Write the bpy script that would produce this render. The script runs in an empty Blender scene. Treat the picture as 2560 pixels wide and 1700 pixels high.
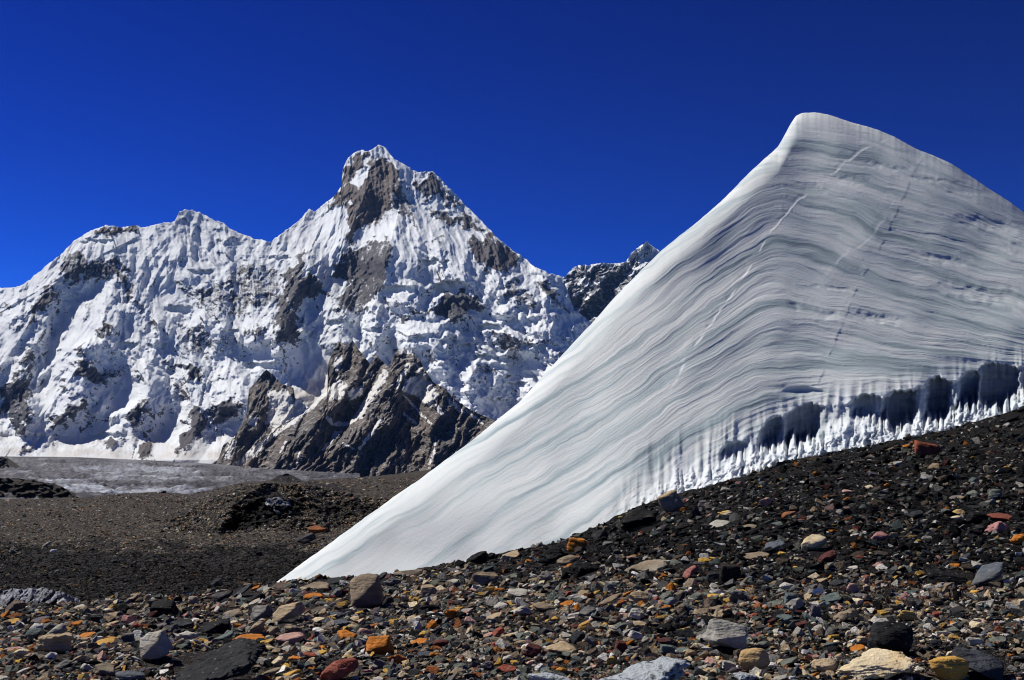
import bpy, bmesh, math, random
import numpy as np
from mathutils import Vector, Matrix, Euler

# ------------------------------------------------------------------ camera, world, sun, exposure
SC = bpy.context.scene
COL = SC.collection
CAM_Z = 1.65
FPX = 2745.0                       # focal length in pixels of the 2560 px wide photograph
TH = math.atan((1120 - 850) / FPX)  # the horizon lies at row 1120
CT, ST = math.cos(TH), math.sin(TH)

cam_data = bpy.data.cameras.new("camera")
cam = bpy.data.objects.new("camera", cam_data)
COL.objects.link(cam)
cam.location = (0, 0, CAM_Z)
cam.rotation_euler = (math.pi / 2 + TH, 0, 0)
cam_data.sensor_width = 36.0
cam_data.lens = 36.0 * FPX / 2560.0
cam_data.clip_start = 0.1
cam_data.clip_end = 60000
SC.camera = cam

SUN_EL, SUN_AZ = math.radians(47), math.radians(57)   # azimuth: to the left of the viewing direction
L = Vector((-math.cos(SUN_EL) * math.sin(SUN_AZ), math.cos(SUN_EL) * math.cos(SUN_AZ), math.sin(SUN_EL)))

world = bpy.data.worlds.new("World")
SC.world = world
world.use_nodes = True
nt = world.node_tree
nt.nodes.clear()
sky = nt.nodes.new("ShaderNodeTexSky")
sky.sky_type = 'NISHITA'
sky.sun_disc = False
sky.sun_elevation = SUN_EL
sky.sun_rotation = -SUN_AZ
sky.altitude = 4600
sky.air_density = 1.0
sky.dust_density = 0.0
sky.ozone_density = 3.0
hs = nt.nodes.new("ShaderNodeHueSaturation")
hs.inputs["Hue"].default_value = 0.513
hs.inputs["Saturation"].default_value = 1.34
hs.inputs["Value"].default_value = 1.0
bg = nt.nodes.new("ShaderNodeBackground")
bg.inputs["Strength"].default_value = 0.075
wo = nt.nodes.new("ShaderNodeOutputWorld")
nt.links.new(sky.outputs[0], hs.inputs["Color"])
gm = nt.nodes.new("ShaderNodeGamma")          # the deep polarised blue of high altitude
gm.inputs["Gamma"].default_value = 1.85
sc_ = nt.nodes.new("ShaderNodeVectorMath"); sc_.operation = 'SCALE'
sc_.inputs["Scale"].default_value = 0.475
nt.links.new(hs.outputs[0], sc_.inputs[0])
nt.links.new(sc_.outputs[0], gm.inputs[0])
nt.links.new(gm.outputs[0], bg.inputs[0])
nt.links.new(bg.outputs[0], wo.inputs[0])

sun_data = bpy.data.lights.new("sun", 'SUN')
sun_data.energy = 5.0
sun_data.angle = math.radians(0.53)
sun_data.color = (1.0, 0.965, 0.90)
sun = bpy.data.objects.new("sun", sun_data)
COL.objects.link(sun)
sun.rotation_euler = L.to_track_quat('Z', 'Y').to_euler()
sun.location = (-40, 20, 60)

SC.view_settings.view_transform = 'Standard'
SC.view_settings.look = 'None'
SC.view_settings.exposure = 0.0
SC.view_settings.gamma = 1.0
SC.view_settings.use_curve_mapping = False
SC.render.engine = 'CYCLES'
SC.cycles.max_bounces = 5
SC.cycles.diffuse_bounces = 4
SC.cycles.volume_bounces = 0
SC.cycles.use_denoising = True
SC.cycles.use_adaptive_sampling = True
SC.cycles.filter_width = 1.1

# ------------------------------------------------------------------ numeric helpers
RNG = np.random.default_rng(7)
random.seed(7)


def unproject(c, r, Y):
    """world point seen at column c, row r of the 2560x1700 photograph at forward distance Y"""
    c = np.asarray(c, float); r = np.asarray(r, float); Y = np.asarray(Y, float)
    u = (c - 1280.0) / FPX
    v = (850.0 - r) / FPX
    dy = CT - v * ST
    dz = ST + v * CT
    k = Y / dy
    return np.stack([u * k, Y + 0 * k, CAM_Z + dz * k], -1)


def perlin2(x, y, seed=0):
    rs = np.random.RandomState(seed)
    p = np.concatenate([rs.permutation(512)] * 2)
    g = rs.rand(512) * 2 * np.pi
    gx, gy = np.cos(g), np.sin(g)
    xi = np.floor(x).astype(np.int64); yi = np.floor(y).astype(np.int64)
    xf = x - xi; yf = y - yi
    u = xf * xf * xf * (xf * (xf * 6 - 15) + 10)
    v = yf * yf * yf * (yf * (yf * 6 - 15) + 10)

    def h(ix, iy):
        return p[(p[ix & 511] + iy) & 511]
    a = h(xi, yi); b = h(xi + 1, yi); c = h(xi, yi + 1); d = h(xi + 1, yi + 1)
    n00 = gx[a] * xf + gy[a] * yf
    n10 = gx[b] * (xf - 1) + gy[b] * yf
    n01 = gx[c] * xf + gy[c] * (yf - 1)
    n11 = gx[d] * (xf - 1) + gy[d] * (yf - 1)
    m0 = n00 + u * (n10 - n00); m1 = n01 + u * (n11 - n01)
    return (m0 + v * (m1 - m0)) * 1.5


def fbm(x, y, oct=4, seed=0, gain=0.5):
    s = 0; a = 1.0; f = 1.0
    for k in range(oct):
        s = s + a * perlin2(x * f + 17.3 * k, y * f - 9.1 * k, seed + k)
        a *= gain; f *= 2.03
    return s


def ridged(x, y, oct=4, seed=0, gain=0.5, sharp=1.0):
    """ridged multifractal, about 0..1.6, crests at the high values"""
    s = 0; a = 1.0; f = 1.0; w = 1.0
    for k in range(oct):
        n = 1.0 - np.abs(perlin2(x * f + 31.7 * k, y * f + 12.9 * k, seed + k)) * 1.6
        n = np.clip(n, 0, 1) ** sharp
        s = s + a * n * w
        w = np.clip(n * 1.4, 0.15, 1)
        a *= gain; f *= 2.07
    return s


def sstep(a, b, x):
    t = np.clip((x - a) / (b - a), 0, 1)
    return t * t * (3 - 2 * t)


def interp(pts, x):
    a = np.array(pts, float)
    return np.interp(x, a[:, 0], a[:, 1])


def smooth1(a, n):
    k = np.ones(n) / n
    p = np.pad(a, (n, n), mode='edge')
    return np.convolve(np.convolve(p, k, 'same'), k, 'same')[n:-n]


def row_grid(foot, top, t, n, pw=5):
    """rows from foot to top; the jagged top line only bends the rows near it"""
    ts = smooth1(top, n)
    return foot + (ts[None] - foot) * t + (top - ts)[None] * t ** pw


def sinterp(pts, x, w=90):
    """interpolation without kinks"""
    x = np.asarray(x, float)
    return sum(interp(pts, x + o) * k for o, k in zip(np.linspace(-w, w, 13), np.hanning(15)[1:-1])) / np.hanning(15)[1:-1].sum()


def poly_mask(C, R, pts, soft=8.0, warp=None):
    """soft inside mask (0..1) of a polygon given in photograph pixels"""
    P = np.array(pts, float)
    x0, y0 = P.min(0) - 3 * soft - 12; x1, y1 = P.max(0) + 3 * soft + 12
    out = np.zeros(C.shape)
    sel = (C > x0) & (C < x1) & (R > y0) & (R < y1)
    if not sel.any():
        return out
    x = C[sel]; y = R[sel]
    if warp is not None:
        x = x + warp[0][sel]; y = y + warp[1][sel]
    inside = np.zeros(x.shape, bool); d2 = np.full(x.shape, 1e12)
    n = len(P)
    for i in range(n):
        ax, ay = P[i]; bx, by = P[(i + 1) % n]
        cond = ((ay > y) != (by > y)) & (x < (bx - ax) * (y - ay) / ((by - ay) if by != ay else 1e-9) + ax)
        inside ^= cond
        ex, ey = bx - ax, by - ay
        t = np.clip(((x - ax) * ex + (y - ay) * ey) / (ex * ex + ey * ey + 1e-9), 0, 1)
        d2 = np.minimum(d2, (x - ax - t * ex) ** 2 + (y - ay - t * ey) ** 2)
    sd = np.sqrt(d2) * np.where(inside, 1, -1)
    out[sel] = sstep(-soft, soft, sd)
    return out


def line_dist(C, R, pts, reach=80.0):
    """distance to a polyline, signed side (+ = right of travel in the picture), and 0..1 position along it"""
    P = np.array(pts, float)
    best = np.full(C.shape, 1e6); side = np.zeros(C.shape); along = np.zeros(C.shape)
    x0, y0 = P.min(0) - reach; x1, y1 = P.max(0) + reach
    sel = (C > x0) & (C < x1) & (R > y0) & (R < y1)
    if not sel.any():
        return best, side, along
    x = C[sel]; y = R[sel]
    b = np.full(x.shape, 1e6); sd = np.zeros(x.shape); al = np.zeros(x.shape)
    seg = np.hypot(*(P[1:] - P[:-1]).T); tot = seg.sum(); acc = 0
    for i in range(len(P) - 1):
        ax, ay = P[i]; ex, ey = P[i + 1] - P[i]
        t = np.clip(((x - ax) * ex + (y - ay) * ey) / (ex * ex + ey * ey + 1e-9), 0, 1)
        dx = x - ax - t * ex; dy = y - ay - t * ey
        d = np.hypot(dx, dy)
        m = d < b
        b = np.where(m, d, b)
        sd = np.where(m, np.sign(ex * dy - ey * dx), sd)
        al = np.where(m, (acc + t * seg[i]) / tot, al)
        acc += seg[i]
    best[sel] = b; side[sel] = sd; along[sel] = al
    return best, side, along


def spurs(C, R, seed, n, c0, c1, r0, r1, Lm, wide=0.45, k=1.3, lean=None, warp=None, at=None):
    """pyramid shaped buttresses: each has an apex, a sharp crest running down from it and two flat flanks"""
    rs = np.random.RandomState(seed)
    S = np.zeros(C.shape)
    cc = C if warp is None else C + warp
    cols = C[0]
    for i in range(n):
        ca = rs.uniform(c0, c1); ra = rs.uniform(r0, r1)
        if at is not None:
            ca, ra = at[i][0], at[i][1]
        Lh = Lm * rs.uniform(0.6, 1.45); wd = wide * rs.uniform(0.7, 1.4)
        ln = (at[i][2] if at is not None else lean(ca) if lean else 0) + rs.normal(0, 0.16)
        bend = rs.normal(0, 0.12)
        reach = Lh * (wd + abs(ln) + 0.3) + 20
        i0, i1 = np.searchsorted(cols, (ca - reach, ca + reach))
        if i1 - i0 < 2:
            continue
        sl = (slice(None), slice(i0, i1))
        d = (R[sl] - ra) / Lh
        x = (cc[sl] - ca) / Lh - ln * d - bend * d * d
        h = np.where(d < 0.66, d, 0.66 - (d - 0.66) * 0.95)
        h = np.minimum(h, 0.66) - np.where(x > 0, 1.0, 0.85) * np.abs(x) / wd
        S[sl] = np.maximum(S[sl], np.clip(h, 0, None) * k * Lh * (d > 0))
    return S


def normals_of(P):
    du = np.gradient(P, axis=1); dv = np.gradient(P, axis=0)
    n = np.cross(du, dv)
    n /= np.linalg.norm(n, axis=-1, keepdims=True) + 1e-12
    flip = (n[..., 2:3] < 0) & (np.abs(n[..., 2:3]) > 1e-6)
    return np.where(flip, -n, n)


def grid_mesh(name, P, mat, attrs=None, smooth=True, flip=False):
    nv, nu = P.shape[:2]
    me = bpy.data.meshes.new(name)
    me.vertices.add(nv * nu)
    me.vertices.foreach_set("co", P.reshape(-1).astype(np.float32))
    idx = np.arange(nv * nu).reshape(nv, nu)
    q = np.stack([idx[:-1, :-1], idx[:-1, 1:], idx[1:, 1:], idx[1:, :-1]], -1).reshape(-1, 4)
    if flip:
        q = q[:, ::-1]
    nf = len(q)
    me.loops.add(nf * 4)
    me.loops.foreach_set("vertex_index", q.reshape(-1).astype(np.int32))
    me.polygons.add(nf)
    me.polygons.foreach_set("loop_start", np.arange(0, nf * 4, 4, dtype=np.int32))
    me.polygons.foreach_set("loop_total", np.full(nf, 4, dtype=np.int32))
    me.polygons.foreach_set("use_smooth", np.full(nf, smooth, dtype=bool))
    for k, a in (attrs or {}).items():
        a = np.asarray(a, np.float32)
        if a.ndim == 3:
            at = me.attributes.new(k, 'FLOAT_VECTOR', 'POINT'); at.data.foreach_set("vector", a.reshape(-1))
        else:
            at = me.attributes.new(k, 'FLOAT', 'POINT'); at.data.foreach_set("value", a.reshape(-1))
    me.update(calc_edges=True)
    me.validate()
    me.materials.append(mat)
    o = bpy.data.objects.new(name, me)
    COL.objects.link(o)
    return o


def tag(o, label=None, cat=None, group=None, kind=None):
    if label: o["label"] = label
    if cat: o["category"] = cat
    if group: o["group"] = group
    if kind: o["kind"] = kind
    return o


# ------------------------------------------------------------------ material helpers
class NB:
    """small node-tree builder"""
    def __init__(self, name):
        self.m = bpy.data.materials.new(name)
        self.m.use_nodes = True
        self.t = self.m.node_tree
        self.t.nodes.clear()
        self.out = self.t.nodes.new("ShaderNodeOutputMaterial")
        self.b = self.t.nodes.new("ShaderNodeBsdfPrincipled")
        self.t.links.new(self.b.outputs[0], self.out.inputs[0])
        self.b.inputs["Specular IOR Level"].default_value = 0.08

    def n(self, typ, **kw):
        nd = self.t.nodes.new(typ)
        for k, v in kw.items():
            setattr(nd, k, v)
        return nd

    def link(self, a, b):
        self.t.links.new(a, b)

    def val(self, sock, v):
        if hasattr(v, "is_linked") or hasattr(v, "links"):
            self.link(v, sock)
        else:
            sock.default_value = v

    def attr(self, name, typ='GEOMETRY', out="Fac"):
        a = self.n("ShaderNodeAttribute", attribute_type=typ)
        a.attribute_name = name
        return a.outputs[out]

    def coord(self, out="Object"):
        return self.n("ShaderNodeTexCoord").outputs[out]

    def mapping(self, vec, scale=(1, 1, 1), loc=(0, 0, 0)):
        m = self.n("ShaderNodeMapping")
        self.link(vec, m.inputs["Vector"])
        m.inputs["Scale"].default_value = scale
        m.inputs["Location"].default_value = loc
        return m.outputs[0]

    def noise(self, vec, scale, detail=4, rough=0.55, out="Fac", dist=0.0):
        x = self.n("ShaderNodeTexNoise")
        if vec is not None:
            self.link(vec, x.inputs["Vector"])
        x.inputs["Scale"].default_value = scale
        x.inputs["Detail"].default_value = detail
        x.inputs["Roughness"].default_value = rough
        x.inputs["Distortion"].default_value = dist
        return x.outputs[out]

    def voronoi(self, vec, scale, feature='F1', out="Distance", rand=1.0):
        x = self.n("ShaderNodeTexVoronoi", feature=feature)
        if vec is not None:
            self.link(vec, x.inputs["Vector"])
        x.inputs["Scale"].default_value = scale
        x.inputs["Randomness"].default_value = rand
        return x.outputs[out]

    def math(self, op, a, b=None, clamp=False):
        x = self.n("ShaderNodeMath", operation=op, use_clamp=clamp)
        self.val(x.inputs[0], a)
        if b is not None:
            self.val(x.inputs[1], b)
        return x.outputs[0]

    def ramp(self, fac, stops, interp='LINEAR'):
        r = self.n("ShaderNodeValToRGB")
        r.color_ramp.interpolation = interp
        e = r.color_ramp.elements
        while len(e) > 1:
            e.remove(e[0])
        e[0].position, e[0].color = stops[0][0], tuple(stops[0][1]) + (1,)
        for p, c in stops[1:]:
            x = e.new(p); x.color = tuple(c) + (1,)
        self.link(fac, r.inputs[0])
        return r.outputs[0]

    def mapr(self, fac, a, b, c=0.0, d=1.0):
        x = self.n("ShaderNodeMapRange")
        self.val(x.inputs[0], fac)
        for i, v in enumerate((a, b, c, d)):
            x.inputs[i + 1].default_value = v
        return x.outputs[0]

    def mix(self, fac, a, b, blend='MIX'):
        x = self.n("ShaderNodeMix", data_type='RGBA', blend_type=blend)
        self.val(x.inputs[0], fac)
        for s, v in ((x.inputs[6], a), (x.inputs[7], b)):
            if isinstance(v, (tuple, list)):
                s.default_value = tuple(v) + (1,) if len(v) == 3 else v
            else:
                self.val(s, v)
        return x.outputs[2]

    def bump(self, height, strength, dist, normal=None):
        x = self.n("ShaderNodeBump")
        x.inputs["Strength"].default_value = strength
        x.inputs["Distance"].default_value = dist
        self.link(height, x.inputs["Height"])
        if normal is not None:
            self.link(normal, x.inputs["Normal"])
        return x.outputs[0]

    def done(self, color=None, rough=0.85, normal=None):
        if color is not None:
            self.val(self.b.inputs["Base Color"], color if not isinstance(color, tuple) else color + (1,))
        self.val(self.b.inputs["Roughness"], rough)
        if normal is not None:
            self.link(normal, self.b.inputs["Normal"])
        return self.m

# ------------------------------------------------------------------ far mountains
def mat_mountain(name, snow=(0.84, 0.865, 0.88), rock_a=(0.080, 0.083, 0.10), rock_b=(0.170, 0.132, 0.11), scale=1.0, bump=2.6):
    k = NB(name)
    co = k.coord()
    n1 = k.noise(co, 0.016 * scale, 6, 0.62)
    n2 = k.noise(co, 0.07 * scale, 4, 0.6)
    nn = k.math('ADD', k.math('MULTIPLY', k.math('SUBTRACT', n1, 0.5), 0.62), k.math('MULTIPLY', k.math('SUBTRACT', n2, 0.5), 0.40))
    f = k.math('ADD', k.attr("rock"), nn)
    mask = k.mapr(f, 0.44, 0.60)
    rock = k.mix(k.attr("brown"), rock_a, rock_b)
    rock = k.mix(k.mapr(n2, 0.35, 0.7), rock, k.mix(0.5, rock, (0.16, 0.14, 0.125)))
    sn = k.mix(k.attr("dust"), snow, (0.60, 0.53, 0.43))
    col = k.mix(mask, sn, rock)
    h = k.math('ADD', n1, k.math('MULTIPLY', n2, 0.45))
    return k.done(col, 0.8, k.bump(h, 0.75, bump / scale))


MAIN_SKY = [(-80, 716), (0, 719), (29, 719), (49, 717), (74, 699), (98, 679), (133, 649), (157, 633), (187, 600), (211, 586),
            (241, 571), (265, 563), (305, 568), (339, 563), (354, 570), (403, 558), (437, 554), (449, 529), (462, 522), (484, 527),
            (506, 534), (526, 544), (540, 553), (555, 554), (580, 576), (609, 586), (639, 598), (677, 603), (703, 586), (728, 565),
            (754, 546), (773, 522), (788, 529), (814, 507), (839, 486), (853, 466), (855, 433), (861, 411), (873, 392), (891, 379),
            (906, 375), (920, 379), (931, 373), (946, 362), (963, 368), (978, 388), (993, 403), (1027, 420), (1044, 430), (1079, 428),
            (1104, 450), (1138, 484), (1173, 522), (1207, 556), (1241, 591), (1275, 621), (1300, 638), (1335, 664), (1367, 682),
            (1404, 691), (1420, 730), (1436, 774), (1464, 797), (1487, 808), (1560, 850), (1640, 900)]

# dark rock areas: (corners, strength, brown)
X2 = lambda *p: [(600 + a / 2.34, 330 + b / 2.34) for a, b in p]
X1 = lambda *p: [(a / 2.036, 480 + b / 2.036) for a, b in p]
X3 = lambda *p: [(1000 + a / 2.177, 480 + b / 2.177) for a, b in p]
ROCKS = [
    (X2((690, 112), (755, 118), (765, 160), (700, 230), (660, 290), (700, 300), (760, 200), (790, 150), (880, 140), (905, 200), (940, 250), (935, 320), (885, 430), (800, 530), (700, 560), (650, 660), (612, 650), (640, 480), (610, 400), (480, 470), (600, 330), (600, 230)), .62, .8),
    (X2((830, 600), (890, 660), (905, 720), (860, 800), (850, 900), (800, 960), (700, 1050), (560, 1060), (560, 980), (650, 860), (560, 880), (560, 780), (660, 680), (750, 640)), .55, .12),
    (X2((420, 670), (340, 720), (270, 790), (240, 950), (190, 1090), (220, 1180), (255, 1250), (330, 1240), (380, 1130), (310, 1060), (380, 960), (480, 960), (555, 1000), (480, 880), (430, 830), (360, 860), (385, 750)), .6, .2),
    (X2((1170, 930), (1300, 925), (1380, 970), (1440, 1020), (1340, 1050), (1260, 1110), (1120, 1060), (1000, 1075), (1010, 1055), (1145, 1030)), .65, .0),
    (X2((1045, 275), (1150, 250), (1230, 370), (1340, 455), (1250, 440), (1150, 360), (1080, 400), (1000, 330)), .60, .15),
    (X2((1080, 420), (1180, 475), (1340, 490), (1440, 565), (1400, 590), (1300, 545), (1200, 540), (1110, 480)), .66, .25),
    (X2((1330, 640), (1480, 595), (1560, 670), (1638, 745), (1560, 830), (1420, 800), (1350, 730)), .66, .3),
    (X2((880, 170), (930, 250), (985, 400), (1050, 520), (1070, 590), (1010, 540), (960, 500), (905, 430), (880, 470), (930, 330)), .42, .4),
    (X2((1110, 560), (1160, 600), (1220, 690), (1200, 700), (1140, 640)), .42, .1),
    (X3((740, 480), (830, 500), (920, 640), (820, 600), (760, 540)), .5, .1),
    (X3((560, 480), (640, 460), (770, 600), (700, 620), (580, 590)), .36, .2),
    (X3((480, 760), (640, 770), (740, 830), (640, 890), (560, 860), (520, 800)), .42, .4),
    (X3((400, 930), (500, 940), (520, 980), (430, 980)), .45, .4),
    (X3((820, 880), (900, 860), (930, 890), (850, 920)), .4, .4),
    (X1((330, 310), (400, 310), (500, 350), (580, 310), (640, 380), (665, 480), (620, 450), (560, 420), (470, 440), (400, 450), (330, 470), (300, 420)), .5, .1),
    (X1((210, 500), (270, 440), (310, 520), (300, 550), (220, 560), (200, 650), (90, 690), (150, 600)), .52, .3),
    (X1((600, 410), (660, 470), (690, 540), (760, 610), (700, 580), (640, 530)), .6, .1),
    (X1((535, 628), (562, 710), (485, 742)), .85, .4),
    (X1((430, 750), (420, 850), (500, 900), (540, 980), (480, 960), (420, 940), (370, 910), (400, 830)), .68, .25),
    (X1((490, 180), (600, 172), (700, 180), (700, 205), (560, 230), (480, 215)), .75, .5),
    (X1((900, 120), (960, 140), (970, 160), (900, 160)), .45, .4),
    (X1((1090, 230), (1200, 230), (1220, 270), (1120, 250)), .4, .3),
    (X1((840, 850), (1000, 890), (1060, 960), (960, 930), (870, 890)), .68, .0),
    (X1((850, 940), (940, 950), (950, 1040), (880, 1020)), .38, .3),
    (X1((0, 1000), (100, 900), (150, 990), (200, 1050), (140, 1060), (170, 1160), (80, 1260), (70, 1150), (0, 1130)), .62, .05),
    (X1((100, 850), (160, 780), (200, 830), (150, 960)), .45, .05),
    (X1((240, 1160), (330, 1100), (460, 1040), (440, 1120), (350, 1180), (280, 1210)), .62, .05),
    (X1((700, 1050), (760, 1060), (720, 1170), (690, 1200), (640, 1160)), .62, .05),
    (X1((460, 950), (560, 900), (640, 900), (620, 940), (540, 960)), .4, .05),
    (X1((480, 1280), (560, 1250), (690, 1258), (560, 1292)), .6, .2),
    (X1((730, 1250), (757, 1225), (765, 1360), (690, 1355)), .85, .5),
    (X1((1000, 1090), (1060, 1110), (1050, 1200), (960, 1300), (900, 1340), (895, 1270), (970, 1200), (980, 1120)), .8, .15),
    (X1((1060, 1080), (1150, 1050), (1250, 1060), (1240, 1110), (1170, 1170), (1080, 1180)), .62, .05),
    (X1((80, 1310), (150, 1280), (172, 1330), (100, 1342)), .7, .15),
    (X1((920, 1160), (980, 1120), (960, 1180), (910, 1180)), .6, .2),
    (X1((930, 500), (1080, 470), (1230, 360), (1425, 380), (1425, 580), (1330, 600), (1200, 640), (1050, 620)), .33, .2),
    (X1((1220, 680), (1340, 680), (1335, 725), (1240, 725)), .45, .0),
    (X1((880, 640), (1060, 690), (1060, 850), (960, 800)), .3, .1),
    (X1((290, 1000), (320, 950), (310, 1060), (290, 1070)), .6, .2),
    (X1((0, 540), (50, 560), (40, 600), (0, 620)), .4, .05),
    (X1((400, 640), (500, 500), (480, 560), (440, 640)), .3, .05),
    (X1((250, 1260), (300, 1250), (270, 1310)), .5, .1),
    (X1((430, 1180), (490, 1140), (470, 1200)), .5, .05),
]

SNOWFIELDS = [[(905, 640), (1000, 600), (1060, 660), (1150, 715), (1100, 700), (1040, 700), (900, 770)], [(640, 905), (760, 845), (850, 880), (810, 1000), (680, 970)],
              X1((1240, 800), (1400, 770), (1400, 880), (1290, 890), (1230, 860)), X1((330, 690), (490, 680), (510, 740), (380, 800)), X1((560, 980), (720, 940), (740, 1040), (680, 1080), (540, 1140)),
              X1((0, 690), (180, 660), (120, 800), (0, 860)), X1((180, 1000), (300, 960), (300, 1080), (200, 1200)), X1((760, 1230), (900, 1180), (880, 1340), (770, 1350)), X1((300, 1190), (480, 1150), (600, 1180), (520, 1260), (300, 1290)),
              X1((780, 560), (900, 480), (1000, 600), (860, 640)), X1((960, 380), (1160, 350), (1080, 440), (940, 440)), X3((280, 560), (420, 620), (560, 700), (420, 740), (300, 680)), X3((440, 700), (620, 690), (700, 780), (560, 760)),
              X3((360, 800), (460, 820), (480, 900), (380, 920)), X3((120, 400), (300, 420), (360, 470), (0, 480)), X3((560, 980), (720, 930), (760, 1000), (620, 1060))]
CLIFFS = [(1130, 706, 40, 20, 80), (1083, 650, 34, 9, 50), (993, 716, 44, 12, 60), (1225, 812, 28, 10, 60), (1160, 858, 20, 14, 60), (1126, 846, 22, 12, 50), (1205, 886, 24, 10, 50),
          (506, 674, 30, 9, 50), (447, 764, 36, 14, 60), (570, 824, 22, 9, 50), (314, 856, 28, 13, 60), (393, 858, 24, 10, 50), (265, 1084, 44, 9, 50), (653, 906, 42, 11, 60), (1230, 996, 46, 14, 60),
          (1294, 956, 32, 10, 50), (850, 800, 30, 12, 60), (880, 860, 26, 9, 40), (930, 820, 26, 10, 50), (760, 830, 30, 10, 50), (1040, 840, 24, 10, 50), (700, 640, 26, 7, 40), (240, 600, 40, 6, 30), (1330, 860, 30, 10, 50), (180, 740, 22, 8, 40), (90, 860, 26, 8, 40)]

# crests that stand out from the face: (polyline, height towards the camera in m, reach left px, reach right px)
RIDGES = [
    ([(946, 362), (978, 400), (997, 471), (1027, 522), (1053, 574), (1113, 625), (1138, 663), (1175, 715), (1230, 790)], 640, 170, 250),
    ([(932, 385), (922, 430), (905, 500), (880, 560), (862, 615)], 170, 60, 35),
    ([(988, 395), (1000, 450), (985, 500), (990, 540)], 130, 40, 30),
    ([(940, 620), (980, 580), (992, 545)], 70, 40, 40),
    ([(770, 640), (735, 720), (705, 790), (690, 850), (700, 880)], 230, 70, 40),
    ([(775, 660), (800, 700), (830, 750), (850, 790)], 170, 40, 35),
    ([(975, 600), (960, 650), (965, 700), (940, 745)], 230, 30, 75),
    ([(300, 640), (325, 700), (355, 770), (420, 830), (480, 900)], 240, 80, 40),
    ([(262, 790), (225, 850), (205, 900), (170, 960), (130, 1010)], 260, 60, 50),
    ([(250, 640), (150, 690), (100, 760), (60, 830), (0, 920), (-60, 1000)], 260, 90, 50),
    ([(445, 530), (430, 600), (470, 680), (510, 760), (540, 850), (520, 930)], 160, 90, 50),
    ([(205, 860), (265, 850), (330, 900), (370, 960), (352, 1050), (345, 1080)], 190, 60, 45),
    ([(230, 990), (170, 1040), (120, 1080)], 160, 50, 40),
    ([(60, 990), (70, 1060), (35, 1110)], 150, 50, 40),
    ([(508, 1010), (490, 1070), (450, 1130)], 190, 50, 40),
    ([(620, 1000), (560, 1020), (540, 1060)], 140, 50, 40),
    ([(1180, 735), (1150, 790), (1140, 860), (1170, 930)], 130, 70, 40),
    ([(1330, 680), (1400, 760), (1440, 830)], 160, 60, 40),
    ([(1240, 640), (1290, 720), (1350, 800)], 120, 70, 40),
    ([(700, 880), (760, 830), (800, 780), (840, 770)], 120, 50, 45),
    ([(840, 800), (900, 760), (950, 790), (1010, 870), (1060, 960)], 170, 90, 60),
    ([(1060, 780), (1090, 860), (1150, 960)], 110, 70, 40),
]


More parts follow.
